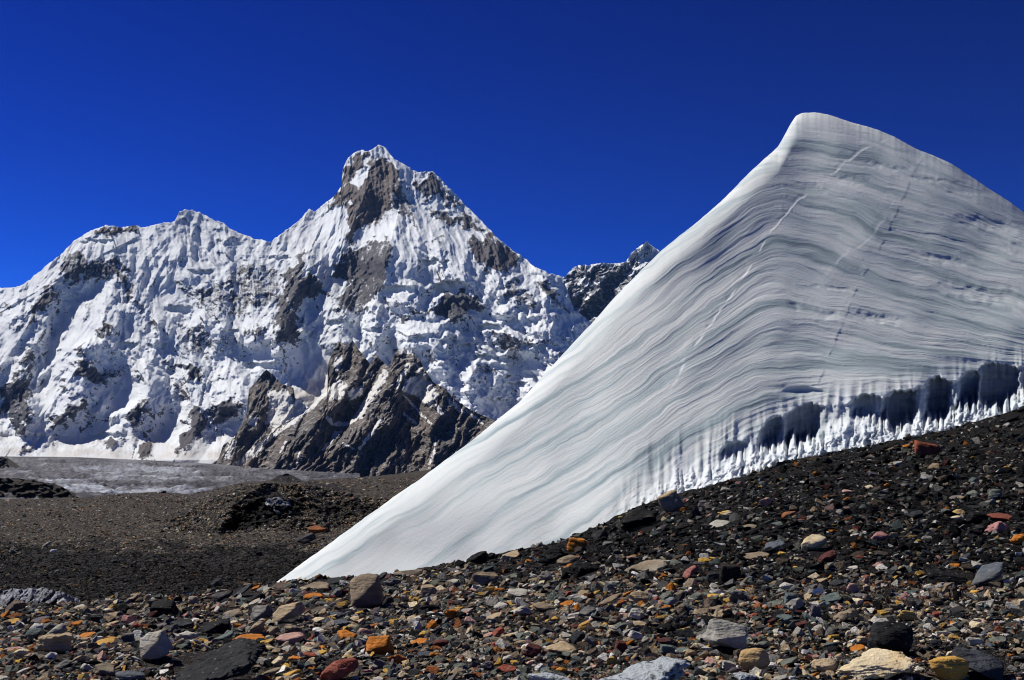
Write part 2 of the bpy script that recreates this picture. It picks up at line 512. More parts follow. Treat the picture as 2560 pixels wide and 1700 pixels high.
def build_main_mountain():
    ncol, nrow = 960, 440
    cols = np.linspace(-80, 1640, ncol)
    rough = fbm(cols / 9.0, cols * 0, 3, 91) * 2.6 + fbm(cols / 30.0, cols * 0 + 5, 2, 92) * 2.5
    top = interp(MAIN_SKY, cols) + rough * np.where((cols > 930) & (cols < 985), 0.3, 1.0)
    t = np.linspace(0, 1, nrow)[:, None]
    foot = 1166.0
    R = row_grid(foot, top, t, 41)
    C = np.broadcast_to(cols[None], R.shape).copy()
    E = 1150 - R
    # fall lines fan out below the two summits
    w = sstep(540, 760, C)
    th1 = (C - 330) / (R - 60); th2 = (C - 946) / (R - 60)
    wx = fbm(C / 150, R / 150, 4, 3) * 0.035
    p1 = (th1 + wx) * 620; p2 = (th2 + wx) * 620
    rel = 0
    for p, wt, sd in ((p1, 1 - w, 11), (p2, w, 23)):
        big = ridged(p / 150, R / 330, 5, sd, 0.52)
        flu = ridged(p / 30, R / 210, 3, sd + 5, 0.55)
        rel = rel + wt * (big * 85 + flu * 20)
    iso = ridged(C / 95 + wx * 3, R / 120, 5, 41, 0.5) * 40 + ridged(C / 26, R / 22, 4, 47, 0.55) * 12
    wp = fbm(C / 34, R / 34, 3, 45) * 6
    lean = lambda c: -0.32 if c < 250 else -0.12 if c < 600 else -0.2 if c < 930 else 0.3
    sp = spurs(C, R, 51, 30, -100, 1500, 560, 960, 300, 0.44, 1.45, lean, wp * 2)
    sp = sp + spurs(C, R, 52, 80, -100, 1560, 480, 1050, 190, 0.30, 0.95, lean, wp) * 0.5
    kids = []                       # side ribs that branch off the main crests
    rk = np.random.RandomState(57)
    for pts, amp, wl, wr in RIDGES:
        q = np.array(pts, float)
        for (ax, ay), (bx, by) in zip(q[:-1], q[1:]):
            n_ = max(1, int(np.hypot(bx - ax, by - ay) / 11))
            for j in range(n_):
                f_ = (j + rk.rand()) / n_
                base_ = (bx - ax) / max(by - ay, 20)
                kids.append((ax + (bx - ax) * f_, ay + (by - ay) * f_, base_ * .5 + rk.choice([-1, 1]) * rk.uniform(.35, .8)))
    sp = sp + spurs(C, R, 58, len(kids), 0, 1, 0, 1, 95, 0.20, 0.62, None, wp * .6, kids) * 0.8
    sp = sp + spurs(C, R, 53, 620, -100, 1560, 400, 1110, 80, 0.22, 0.66, lean, wp * .5) * (0.25 + 0.55 * sstep(-0.3, 0.4, fbm(C / 90, R / 90, 3, 55)))
    sp = sp + spurs(C, R, 54, 2600, -100, 1560, 370, 1130, 38, 0.16, 0.5, lean, wp * .3) * (0.08 + 0.42 * sstep(-0.2, 0.45, fbm(C / 70, R / 70, 3, 56)))
    smooth = np.zeros(R.shape)
    for pts in SNOWFIELDS:
        smooth = np.maximum(smooth, poly_mask(C, R, pts, 16, (wp, wp)))
    sp = sp * (1 - 0.75 * smooth) + 110 * 0.75 * smooth
    iso = iso * (1 - 0.8 * smooth)
    # ice steps: shelves and blue cliffs
    tw = E + fbm(C / 120, R / 120, 4, 61) * 42 + fbm(C / 30, R / 30, 3, 67) * 10
    step = 52.0
    fr = tw / step - np.floor(tw / step)
    st = (np.floor(tw / step) + sstep(0.30, 0.95, fr)) * step
    summit = sstep(480, 640, E) * w
    ser = np.clip(sstep(0.0, 0.6, fbm(C / 170, R / 140, 3, 71)) * 0.12 + 0.75 * sstep(900, 1080, C) * sstep(520, 380, E), 0, 1) * (1 - summit)
    Es = E + (st - tw) * ser * 0.7
    D = 7250 + 4.7 * np.clip(Es, -30, 900) + 5.0 * np.clip(E, 0, 60) + 350 * summit
    D = D - (rel - 95 + sp * (1 - 0.35 * summit) - 150) * (1 - 0.25 * summit) * sstep(-10, 90, E) - iso * 0.8 * sstep(-20, 40, E)
    for pts, amp, wl, wr in RIDGES:
        d, s, al = line_dist(C + wx * 80, R, pts, 300)
        wd = np.where(s < 0, wr, wl) * 1.3       # travelling down the picture: right of travel is the picture's left
        prof = np.clip(1 - d / wd, 0, 1)
        D = D - 1.15 * amp * prof * (0.55 + 0.45 * np.sin(np.pi * np.clip(al, 0.02, 0.98)))
    wrp = (fbm(C / 26, R / 26, 5, 81) * 15, fbm(C / 26, R / 26, 5, 82) * 15)
    crag = np.zeros(R.shape)
    for pts, stg, br in ROCKS:
        crag = np.maximum(crag, min(1, stg * 1.5) * poly_mask(C, R, pts, 11.0, wrp))
    pf = p1 * (1 - w) + p2 * w
    D = D - crag * (ridged(pf / 13, R / 75, 3, 88, 0.6) * 16 + ridged((C + R) / 24, (R - C) / 60, 3, 89, 0.6) * 16)
    # hanging ice cliffs: a snow brow with a steep shaded face under it
    cliff = np.zeros(R.shape)
    cw = C + fbm(C / 14, R / 14, 3, 86) * 7; rw = R + fbm(C / 18, R / 12, 3, 87) * 6
    for cx, cy, hw, hh, dp in CLIFFS:
        y = (rw - cy - 0.25 * hh * ((cw - cx) / hw) ** 2) / hh
        m = sstep(-0.2, 0.1, y) * sstep(1.7, 0.9, y) * sstep(1.1, 0.75, np.abs(cw - cx) / hw)
        D = D + dp * m - 0.5 * dp * sstep(-1.6, -0.1, y) * sstep(0.05, -0.1, y) * sstep(1.2, 0.7, np.abs(cw - cx) / hw)
        cliff = np.maximum(cliff, m)
    P = unproject(C, R, D)
    nrm = normals_of(P)
    warp = (fbm(C / 26, R / 26, 5, 81) * 15, fbm(C / 26, R / 26, 5, 82) * 15)
    rock = 0.13 + 0.40 * sstep(0.50, 0.15, nrm[..., 2]) * sstep(20, 60, E)
    rock = rock + 0.22 * fbm((p2 * w + p1 * (1 - w)) / 11, R / 46, 3, 83) + 0.10 * fbm(C / 40, R / 40, 3, 84)
    brown = np.full(R.shape, 0.12)
    for pts, stg, br in ROCKS:
        m = poly_mask(C, R, pts, 11.0, warp)
        rock = np.maximum(rock, rock * (1 - m) + m * (0.32 + stg * 0.58 + 0.40 * (rock - 0.12)))
        brown = brown * (1 - m) + br * m
    rock -= 0.55 * poly_mask(C, R, [(925, 385), (946, 355), (970, 365), (985, 390), (960, 386), (935, 392)], 3)
    rock -= 0.3 * poly_mask(C, R, X2((760, 200), (700, 225), (650, 290), (700, 290), (745, 260)), 5)
    rock -= 0.5 * cliff * (rock < 0.62)
    low = sstep(110, 10, E)
    dust = np.clip(0.45 * low * (0.5 + fbm(C / 60, R / 25, 4, 85)) + 0.7 * poly_mask(C, R, [(800, 930), (820, 880), (840, 960), (760, 1090), (640, 1130), (690, 1000)], 25, warp), 0, 0.85)
    # far side of the crest
    back = []
    for i in range(1, 6):
        q = P[-1].copy(); q[:, 1] += 160 * i * i; q[:, 2] -= 150 * i * i
        back.append(q)
    Pf = np.concatenate([P, np.stack(back)], 0)
    ext = lambda a: np.concatenate([a, np.repeat(a[-1:], 5, 0)], 0)
    o = grid_mesh("mountain", Pf, mat_mountain("snow_and_rock"), {"rock": ext(rock), "brown": ext(brown), "dust": ext(dust)})
    tag(o, "high snow covered mountain with brown rock headwall below a pointed white summit", "mountain", kind="structure")
    return o


def build_side_range(label, sky_, c0, c1, foot, D0, seed):
    """snowy ridge that carries the range on beyond the main face"""
    cols = np.linspace(c0, c1, 170)
    top = interp(sky_, cols) + fbm(cols / 12.0, cols * 0, 3, seed) * 4
    t = np.linspace(0, 1, 110)[:, None]
    R = row_grid(foot, top, t, 9)
    C = np.broadcast_to(cols[None], R.shape).copy()
    E = foot - R
    wx = fbm(C / 60, R / 60, 4, seed + 1) * 14
    lean = lambda c: 0.1
    D = D0 + 4.7 * E - (spurs(C, R, seed + 2, 26, c0, c1, 620, 980, 260, 0.44, 1.6, lean, wx) + spurs(C, R, seed + 3, 90, c0, c1, 620, 1080, 120, 0.3, 0.9, lean, wx)) * sstep(0, 90, E)
    P = unproject(C, R, D)
    nz = normals_of(P)[..., 2]
    rock = 0.2 + 0.5 * sstep(0.6, 0.2, nz) + 0.22 * fbm(C / 30, R / 60, 4, seed + 4)
    back = []
    for i in range(1, 5):
        q = P[-1].copy(); q[:, 1] += 150 * i * i; q[:, 2] -= 140 * i * i
        back.append(q)
    Pf = np.concatenate([P, np.stack(back)], 0)
    ext = lambda a: np.concatenate([a, np.repeat(a[-1:], 4, 0)], 0)
    o = grid_mesh("mountain", Pf, bpy.data.materials["snow_and_rock"], {"rock": ext(rock), "brown": ext(rock * 0 + 0.1), "dust": ext(rock * 0)})
    tag(o, label, "mountain", kind="structure")


def build_far_peak():
    sky_ = [(1360, 705), (1416, 690), (1427, 673), (1452, 661), (1468, 664), (1501, 657), (1542, 659), (1565, 654), (1579, 632),
            (1602, 613), (1618, 604), (1634, 618), (1657, 632), (1720, 680), (1800, 740)]
    cols = np.linspace(1360, 1800, 230)
    top = interp(sky_, cols) + fbm(cols / 9.0, cols * 0, 3, 191) * 2.5
    t = np.linspace(0, 1, 150)[:, None]
    R = row_grid(920, top, t, 15)
    C = np.broadcast_to(cols[None], R.shape).copy()
    E = 920 - R
    wx = fbm(C / 60, R / 60, 4, 103) * 18
    D = 11800 + 4.2 * E - ridged((C + 0.5 * R + wx) / 80, R / 150, 5, 111, 0.55) * 220 - ridged(C / 22, R / 22, 4, 117, 0.6) * 28
    d, s, al = line_dist(C, R, [(1618, 604), (1590, 680), (1560, 760), (1500, 850)], 160)
    D -= 200 * np.clip(1 - d / 60, 0, 1)
    P = unproject(C, R, D)
    n = normals_of(P)
    rock = 0.54 + 0.3 * sstep(0.75, 0.35, n[..., 2]) - 0.3 * sstep(14, 0, R - top[None]) - 0.22 * sstep(0.1, 0.5, fbm((C + R) / 30, (R - C) / 90, 3, 121))
    rock -= 0.22 * sstep(1530, 1600, C) * sstep(730, 640, R)
    back = []
    for i in range(1, 5):
        q = P[-1].copy(); q[:, 1] += 150 * i * i; q[:, 2] -= 140 * i * i
        back.append(q)
    Pf = np.concatenate([P, np.stack(back)], 0)
    ext = lambda a: np.concatenate([a, np.repeat(a[-1:], 4, 0)], 0)
    o = grid_mesh("mountain", Pf, bpy.data.materials["snow_and_rock"], {"rock": ext(rock), "brown": ext(rock * 0 + 0.1), "dust": ext(rock * 0)})
    tag(o, "dark rocky peak with thin snow, partly hidden behind the striped ice sail", "mountain", kind="structure")


X4 = lambda *p: [(500 + a / 2.951, 800 + b / 2.951) for a, b in p]


def build_foothill(name, label, sky_, foot_, c0, c1, ncol, nrow, D0, slope, seed, ridges, snows, snowlines, mat, lean=0.55, rock0=0.62):
    cols = np.linspace(c0, c1, ncol)
    top = interp(sky_, cols) + fbm(cols / 8.0, cols * 0, 3, seed) * 2.2
    foot = interp(foot_, cols)
    foot = np.maximum(foot, top + 6)
    t = np.linspace(0, 1, nrow)[:, None]
    R = row_grid(foot[None], top, t, 15)
    C = np.broadcast_to(cols[None], R.shape).copy()
    E = 1200 - R
    wx = fbm(C / 50, R / 50, 4, seed + 1) * 12
    p = C + lean * (R - 1000) + wx
    D = D0 + slope * E
    D = D - ridged(p / 70, R / 220, 5, seed + 3, 0.55) * 85 - ridged(C / 26 + wx * .02, R / 30, 5, seed + 9, 0.6) * 16
    strat = R * 0.9 + C * 0.45 + wx
    D = D - spurs(C, R, seed + 51, 40, c0, c1, 880, 1120, 120, 0.32, 0.7, lambda c: -lean * .8, wx * .4) * 0.6 - ridged(strat / 15, C / 160, 2, seed + 57) * 7
    D = D - spurs(C, R, seed + 52, 260, c0, c1, 860, 1160, 52, 0.26, 0.62, lambda c: -lean * .7, wx * .2) * 0.8
    D = D - spurs(C, R, seed + 53, 1500, c0, c1, 850, 1190, 24, 0.2, 0.55, lambda c: -lean * .6) * 0.7
    for pts, amp, wl, wr in ridges:
        d, s, al = line_dist(C + wx * 0.5, R, pts, 160)
        wd = np.where(s < 0, wr, wl)
        D = D - amp * np.clip(1 - d / wd, 0, 1) * (0.7 + 0.3 * np.sin(np.pi * al))
    P = unproject(C, R, D)
    n = normals_of(P)
    warp = (fbm(C / 12, R / 12, 4, seed + 21) * 5, fbm(C / 12, R / 12, 4, seed + 22) * 5)
    rock = np.full(R.shape, rock0) + 0.15 * sstep(0.6, 0.3, n[..., 2])
    for pts, stg in snows:
        rock -= stg * poly_mask(C, R, pts, 5, warp)
    for pts, wid, stg in snowlines:
        d, s, al = line_dist(C + warp[0] * .6, R + warp[1] * .6, pts, 60)
        rock -= stg * sstep(wid * 1.25, wid * 0.6, d)
    brown = np.clip(0.45 + fbm(C / 60, R / 60, 4, seed + 31) * 0.6 + 0.25 * sstep(1050, 1190, R), 0, 1)
    back = []
    for i in range(1, 5):
        q = P[-1].copy(); q[:, 1] += 60 * i * i; q[:, 2] -= 70 * i * i
        back.append(q)
    Pf = np.concatenate([P, np.stack(back)], 0)
    ext = lambda a: np.concatenate([a, np.repeat(a[-1:], 4, 0)], 0)
    o = grid_mesh(name, Pf, mat, {"rock": ext(rock), "brown": ext(brown), "dust": ext(rock * 0 + 0.45)})
    tag(o, label, "hill", kind="structure")
    return o


build_main_mountain()
build_far_peak()
build_side_range("snowy ridge carrying the range on beyond the picture edge", [(-1100, 820), (-800, 690), (-620, 640), (-420, 720), (-260, 690), (-70, 722)], -1100, -74, 1160, 7600, 151)
build_side_range("snowy ridge behind the far end of the ice sail", [(2300, 900), (2700, 780), (3000, 700), (3300, 760), (3800, 700)], 2300, 3800, 1170, 8200, 171)
M_FOOT = mat_mountain("brown_rock", rock_a=(0.058, 0.053, 0.052), rock_b=(0.135, 0.108, 0.088), scale=2.6, bump=7.0)
SPUR_SKY = [(520, 1165), (546, 1148), (558, 1112), (585, 1095), (598, 1071), (617, 1034), (622, 973), (636, 959), (659, 930), (666, 924),
            (683, 937), (703, 959), (734, 969), (736, 993), (760, 1010), (800, 1040), (860, 1080)]
build_foothill("hill", "brown rock spur with a triangular snow patch at the glacier edge", SPUR_SKY, [(520, 1166), (600, 1172), (860, 1180)],
               520, 860, 190, 150, 6200, 4.2, 301,
               [([(666, 924), (640, 980), (615, 1050), (590, 1110), (565, 1160)], 150, 40, 60), ([(734, 969), (700, 1060), (650, 1130)], 80, 40, 40)],
               [(X4((500, 510), (570, 540), (610, 510), (690, 575), (640, 690), (560, 790), (490, 760), (520, 620)), .6),
                (X4((370, 720), (430, 730), (400, 780), (360, 770)), .5), (X4((700, 600), (900, 560), (840, 700), (600, 900), (420, 1000), (300, 1060), (240, 1070), (380, 960), (560, 800)), .55),
                (X4((180, 1000), (230, 880), (260, 900), (210, 1040)), .5)], [], M_FOOT, 0.4)
FOOT_SKY = [(590, 1185), (602, 1164), (629, 1139), (659, 1105), (690, 1071), (720, 1051), (758, 1034), (795, 997), (819, 973), (813, 959), (817, 929),
            (825, 895), (846, 853), (859, 858), (866, 866), (881, 851), (900, 878), (920, 902), (924, 912), (941, 886), (954, 902), (973, 917),
            (988, 881), (1007, 869), (1029, 881), (1049, 898), (1063, 925), (1083, 956), (1110, 969), (1137, 997), (1164, 1017), (1195, 1034),
            (1222, 1044), (1260, 1062), (1320, 1100)]
build_foothill("hill", "dark brown jagged hill with snow gullies in front of the white mountain", FOOT_SKY, [(590, 1186), (640, 1195), (740, 1210), (1320, 1205)],
               590, 1320, 420, 260, 4600, 3.9, 331,
               [([(1007, 869), (985, 930), (950, 1000), (905, 1060), (850, 1120), (790, 1190)], 170, 34, 42),
                ([(1039, 902), (1008, 946), (974, 1003), (951, 1054), (907, 1115), (866, 1193)], 230, 60, 60),
                ([(941, 886), (905, 950), (870, 985), (800, 1050), (740, 1100), (690, 1170)], 190, 45, 50),
                ([(881, 851), (862, 900), (850, 960), (820, 1010)], 170, 30, 50), ([(846, 853), (830, 910), (822, 960)], 90, 25, 25),
                ([(1110, 969), (1104, 1040), (1090, 1110), (1080, 1190)], 130, 45, 60), ([(1049, 898), (1080, 980), (1090, 1060)], 90, 40, 40),
                ([(800, 1080), (770, 1130), (740, 1200)], 110, 50, 50), ([(985, 1080), (975, 1140), (950, 1200)], 90, 50, 45)],
               [(X4((1510, 450), (1620, 405), (1700, 440), (1755, 560), (1700, 640), (1640, 590), (1600, 560), (1500, 530)), .42),
                (X4((1580, 300), (1640, 360), (1690, 420), (1620, 400)), .3), (X4((1000, 420), (1075, 480), (1040, 580), (940, 590), (980, 480)), .42),
                (X4((990, 300), (1050, 260), (1040, 330), (1010, 390)), .4), (X4((1090, 530), (1190, 490), (1190, 560), (1110, 590)), .4),
                (X4((1460, 215), (1530, 220), (1560, 250), (1480, 240)), .4), (X4((1230, 390), (1275, 395), (1240, 420)), .4),
                (X4((1830, 570), (1900, 620), (1960, 690), (1920, 680), (1840, 620)), .32), (X4((1000, 820), (1040, 820), (990, 880)), .4)],
               [(X4((1365, 390), (1290, 520), (1220, 620), (1180, 700)), 9, .45), (X4((1180, 700), (1100, 765), (980, 770), (940, 720)), 5, .45),
                (X4((1540, 330), (1480, 430), (1450, 500)), 4, .45), (X4((1340, 740), (1290, 790), (1260, 840), (1180, 950)), 3.5, .45),
                (X4((1000, 830), (970, 890), (910, 950)), 4, .4), (X4((1740, 860), (1730, 960), (1690, 1080)), 3, .2),
                (X4((1510, 560), (1620, 680), (1700, 760)), 3, .28), (X4((1750, 640), (1785, 690)), 5, .4), (X4((940, 520), (800, 650), (660, 760)), 8, .4),
                (X4((660, 760), (480, 900), (400, 1000)), 5, .4), (X4((740, 970), (710, 1060)), 3, .35), (X4((640, 900), (590, 980)), 2.5, .35), (X4((1060, 915), (1140, 950)), 2.5, .4),
                (X4((1500, 690), (1600, 770)), 3, .3), (X4((1960, 660), (2080, 760)), 3, .28)],
               M_FOOT, 0.55)

# ------------------------------------------------------------------ glacier plain and moraine
def plane_depth(R, h):
    v = (850.0 - R) / FPX
    return h / np.maximum(-(ST + v * CT) / (CT - v * ST), 1e-4)


def build_glacier():
    ncol, nrow = 420, 150
    cols = np.concatenate([np.linspace(-1000, -95, 60), np.linspace(-90, 900, ncol - 60)])
    top = interp([(-90, 1136), (0, 1138), (200, 1143), (400, 1152), (560, 1161), (640, 1170), (900, 1185)], cols)
    t = np.linspace(0, 1, nrow)[:, None]
    R = 1275 + (top[None] - 1275) * t
    C = np.broadcast_to(cols[None], R.shape).copy()
    hh = interp([(-90, 52), (200, 60), (560, 78), (900, 95)], cols)[None]
    Y = np.minimum(plane_depth(R, hh), 7700)
    P = unproject(C, R, Y)
    x, y = P[..., 0], P[..., 1]
    hum = ridged(x / 60, y / 160, 4, 401, 0.6) * 7 + fbm(x / 240, y / 500, 3, 402) * 9
    P[..., 2] += (hum - 9) * sstep(0.0, 0.08, t) * sstep(1.0, 0.93, t)
    warp = (fbm(C / 40, R / 8, 4, 405) * 16, fbm(C / 40, R / 8, 4, 406) * 4)
    pale = 0.30 + 0.35 * fbm(C / 90, R / 6, 4, 407)
    B = lambda *p: [(a / 2.951, 1100 + b / 2.951) for a, b in p]
    pale += 0.28 * poly_mask(C, R, B((560, 215), (900, 190), (1400, 210), (1700, 270), (1750, 320), (1500, 295), (1000, 300), (640, 285)), 5, warp)
    pale += 0.42 * poly_mask(C, R, B((150, 285), (560, 300), (830, 340), (1200, 352), (1560, 372), (1400, 410), (850, 410), (700, 425), (600, 420), (500, 380), (300, 310)), 3, warp)
    pale -= 0.35 * poly_mask(C, R, B((1200, 310), (1500, 310), (1700, 350), (1560, 370), (1300, 345)), 3, warp)
    pale -= 0.3 * poly_mask(C, R, B((1480, 230), (1600, 215), (1640, 300), (1500, 300)), 3, warp)
    k = NB("dirty_glacier_ice")
    co = k.coord()
    n = k.noise(k.mapping(co, (1, 0.35, 1)), 0.09, 5, 0.65)
    f = k.math('ADD', k.attr("pale"), k.math('MULTIPLY', k.math('SUBTRACT', n, 0.5), 1.1))
    col = k.ramp(f, [(0.05, (0.075, 0.072, 0.078)), (0.4, (0.16, 0.155, 0.165)), (0.7, (0.30, 0.31, 0.345)), (1.0, (0.52, 0.55, 0.60))])
    m = k.done(col, 0.8, k.bump(n, 0.8, 9))
    o = grid_mesh("glacier", P, m, {"pale": pale})
    tag(o, "flat grey glacier with pale ice bands at the foot of the mountain", "glacier", kind="structure")


def mat_gravel(name, stops, scale, bump, dark_attr=True):
    """loose stones too small to pick apart: cells of different stone colours with relief"""
    k = NB(name)
    co = k.coord()
    v = k.n("ShaderNodeTexVoronoi", feature='F1')
    k.link(co, v.inputs["Vector"]); v.inputs["Scale"].default_value = scale
    v2 = k.n("ShaderNodeTexVoronoi", feature='F1')
    k.link(co, v2.inputs["Vector"]); v2.inputs["Scale"].default_value = scale * 2.7
    sep = k.n("ShaderNodeSeparateColor"); k.link(v.outputs["Color"], sep.inputs[0])
    sep2 = k.n("ShaderNodeSeparateColor"); k.link(v2.outputs["Color"], sep2.inputs[0])
    c1 = k.ramp(sep.outputs[0], stops)
    c2 = k.ramp(sep2.outputs[1], stops)
    n = k.noise(co, scale * 0.14, 4, 0.6)
    col = k.mix(k.mapr(n, 0.4, 0.6), c1, c2)
    col = k.mix(k.attr("darken"), col, (0.010, 0.010, 0.011))  # darkening: black rubble, plus shade painted on the mound's face
    h = k.math('ADD', k.math('MULTIPLY', v.outputs["Distance"], -1.0), k.math('MULTIPLY', v2.outputs["Distance"], -0.5))
    return k.done(col, 0.9, k.bump(h, 1.0, bump))


MOR_SKY = [(-120, 1252), (0, 1249), (68, 1247), (169, 1244), (237, 1242), (288, 1234), (339, 1232), (407, 1230), (471, 1235), (525, 1225), (576, 1212),
           (610, 1205), (674, 1201), (694, 1190), (717, 1183), (738, 1192), (757, 1203), (805, 1198), (866, 1195), (940, 1190), (1008, 1183),
           (1056, 1176), (1120, 1172), (1260, 1180)]
MOR_BOT = 1560.0


def moraine_Y(C, R):
    top = sinterp(MOR_SKY, C, 110)
    t = np.clip((MOR_BOT - R) / (MOR_BOT - top), 0, 1.04)
    Yt = interp([(-120, 620), (300, 560), (520, 520), (900, 640), (1260, 760)], C)
    Y0 = 23.0
    return np.minimum(1.0 / np.maximum(1 / Y0 + (1 / Yt - 1 / Y0) * t ** 0.93, 1 / 900), 900)


MOUNDS = [(330, 1270, 170, 150, 30, 40, 9), (110, 1310, 220, 160, 40, 40, 8), (1000, 1240, 130, 120, 26, 20, 16),
          (120, 1402, 240, 130, 34, 7, 22), (330, 1400, 110, 100, 30, 7, 15), (520, 1404, 140, 150, 30, 7, 15), (420, 1450, 160, 160, 20, 8, 8), (200, 1456, 120, 150, 20, 7, 8), (770, 1216, 70, 90, 14, 7, 14),
          (720, 1208, 46, 34, 10, 4, 16), (560, 1345, 120, 130, 24, 9, 8)]


def moraine_lift(C, R):
    """bumps lift the ground by so many picture rows"""
    lift = fbm(C / 210, R / 55, 4, 431) * 9 + fbm(C / 45, R / 16, 4, 433) * 2.8 + ridged(C / 30, R / 11, 3, 435) * 2.0
    wc = C + fbm(C / 60, R / 30, 3, 437) * 16; wr_ = R + fbm(C / 40, R / 60, 3, 438) * 6
    for cx, cy, wl, wr, wu, wd, A in MOUNDS:
        x = (wc - cx) / np.where(wc < cx, wl, wr); y = (wr_ - cy) / np.where(wr_ < cy, wu, wd)
        lift = lift + A * np.exp(-(np.abs(x) ** 1.5 + np.abs(y) ** 1.5))
    return lift * sstep(0, 34, R - interp(MOR_SKY, C))


def moraine_point(C, R):
    C = np.asarray(C, float); R = np.asarray(R, float)
    P = unproject(C, R, moraine_Y(C, R))
    P[..., 2] += moraine_lift(C, R) * P[..., 1] / FPX
    return P


def moraine_seen(C, R):
    """surface point that shows at picture position (C, R)"""
    C = np.asarray(C, float); R = np.asarray(R, float)
    q = R.copy()
    for _ in range(14):
        q = q + 0.45 * (R + moraine_lift(C, q) - q)
    return moraine_point(C, q)


DARKFACE = [(552, 1318), (590, 1280), (626, 1246), (665, 1236), (712, 1240), (755, 1256), (742, 1274), (708, 1294), (664, 1314), (610, 1326)]  # shaded debris face of the mound; its shade is put into the colour
DARKSIDE = [(765, 1268), (830, 1258), (900, 1262), (960, 1256), (940, 1282), (860, 1292), (790, 1286)]  # weaker dark strip painted beside it


def build_moraine():
    ncol, nrow = 520, 300
    cols = np.concatenate([np.linspace(-1000, -125, 50), np.linspace(-120, 1240, ncol - 50)])
    top = interp(MOR_SKY, cols) + fbm(cols / 14, cols * 0, 3, 440) * 1.6
    t = np.linspace(0, 1, nrow)[:, None]
    R = MOR_BOT + (top[None] - MOR_BOT) * t
    C = np.broadcast_to(cols[None], R.shape).copy()
    P = moraine_point(C, R)
    Ri = R - moraine_lift(C, R)
    warp = (fbm(C / 40, R / 20, 4, 444) * 16, fbm(C / 40, R / 20, 4, 445) * 6)
    darken = 0.80 * sstep(1345, 1385, Ri + fbm(C / 90, R / 30, 4, 447) * 26)
    darken = np.maximum(darken, 0.75 * poly_mask(C, Ri, [(676, 1202), (700, 1186), (735, 1190), (756, 1204), (700, 1206)], 3))
    darken = np.maximum(darken, 0.7 * poly_mask(C, Ri, [(750, 1206), (830, 1206), (900, 1228), (860, 1232), (780, 1222)], 6, warp))
    back = []
    for i in range(1, 4):
        q = P[-1].copy(); q[:, 1] += 20 * i; q[:, 2] -= 6 * i
        back.append(q)
    Pf = np.concatenate([P, np.stack(back)], 0)
    darken = np.concatenate([darken, np.repeat(darken[-1:], 3, 0)], 0)
    m = mat_gravel("moraine_rubble", [(0.0, (0.016, 0.015, 0.014)), (0.35, (0.045, 0.039, 0.032)), (0.6, (0.08, 0.067, 0.053)), (0.82, (0.12, 0.10, 0.078)), (1.0, (0.24, 0.20, 0.15))], 2.2, 0.5)
    o = grid_mesh("ground", Pf, m, {"darken": darken})
    tag(o, "brown and black moraine rubble rolling down to the glacier", "moraine", kind="structure")


CREST = [(400, 1322), (440, 1292), (500, 1260), (560, 1234), (610, 1216), (660, 1208), (720, 1209), (780, 1215), (840, 1227), (900, 1239), (980, 1250), (1040, 1248), (1110, 1262), (1200, 1290)]


def mound_point(C, t):
    """the rubble mound in the middle distance; t runs from its foot (0) to its crest (1)"""
    crest = sinterp(CREST, C, 14)
    base = np.maximum(sinterp([(400, 1326), (560, 1336), (700, 1330), (900, 1318), (1200, 1312)], C, 40) + 8, crest + 4)
    R = base + (crest - base) * t
    D = moraine_Y(C, base) * 1.04 + (base - R) * 0.10
    wx = fbm(C / 30, R / 30, 3, 481) * 9
    for pts, amp, wl, wr in [([(660, 1206), (640, 1220), (600, 1250), (566, 1285), (545, 1330)], 3.6, 110, 34), ([(742, 1210), (778, 1240), (800, 1280), (812, 1325)], 2.4, 40, 60), ([(860, 1230), (880, 1262), (900, 1300)], 1.6, 40, 40), ([(980, 1250), (990, 1300)], 1.6, 60, 60)]:
        d, s, al = line_dist(C + wx, R, pts, 160)
        D = D - amp * np.clip(1 - d / np.where(s < 0, wr, wl), 0, 1) ** 1.2
    wp = (fbm(C / 26, R / 18, 3, 483) * 9, fbm(C / 26, R / 18, 3, 484) * 6)
    face = poly_mask(C, R, DARKFACE, 8, wp)
    side = poly_mask(C, R, DARKSIDE, 7, wp)
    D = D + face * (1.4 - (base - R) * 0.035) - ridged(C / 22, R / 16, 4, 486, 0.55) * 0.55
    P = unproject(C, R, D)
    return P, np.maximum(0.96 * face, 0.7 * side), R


def build_mound():
    cols = np.linspace(402, 1150, 300)
    t = np.linspace(0, 1, 110)[:, None] * np.ones((1, 300))
    C = np.broadcast_to(cols[None], t.shape).copy()
    P, darken, R = mound_point(C, t)
    P[-1, :, 2] += fbm(cols / 9, cols * 0, 3, 488) * 0.10
    back = []
    for i in range(1, 5):
        q = P[-1].copy(); q[:, 1] += 5 * i; q[:, 2] -= 1.6 * i
        back.append(q)
    Pf = np.concatenate([P, np.stack(back)], 0)
    darken = np.concatenate([darken, np.repeat(darken[-1:] * 0.3, 4, 0)], 0)
    o = grid_mesh("hill", Pf, bpy.data.materials["moraine_rubble"], {"darken": darken})
    tag(o, "brown rubble mound with a black hollow face and bare ice, beside the ice toe", "moraine mound", kind="structure")


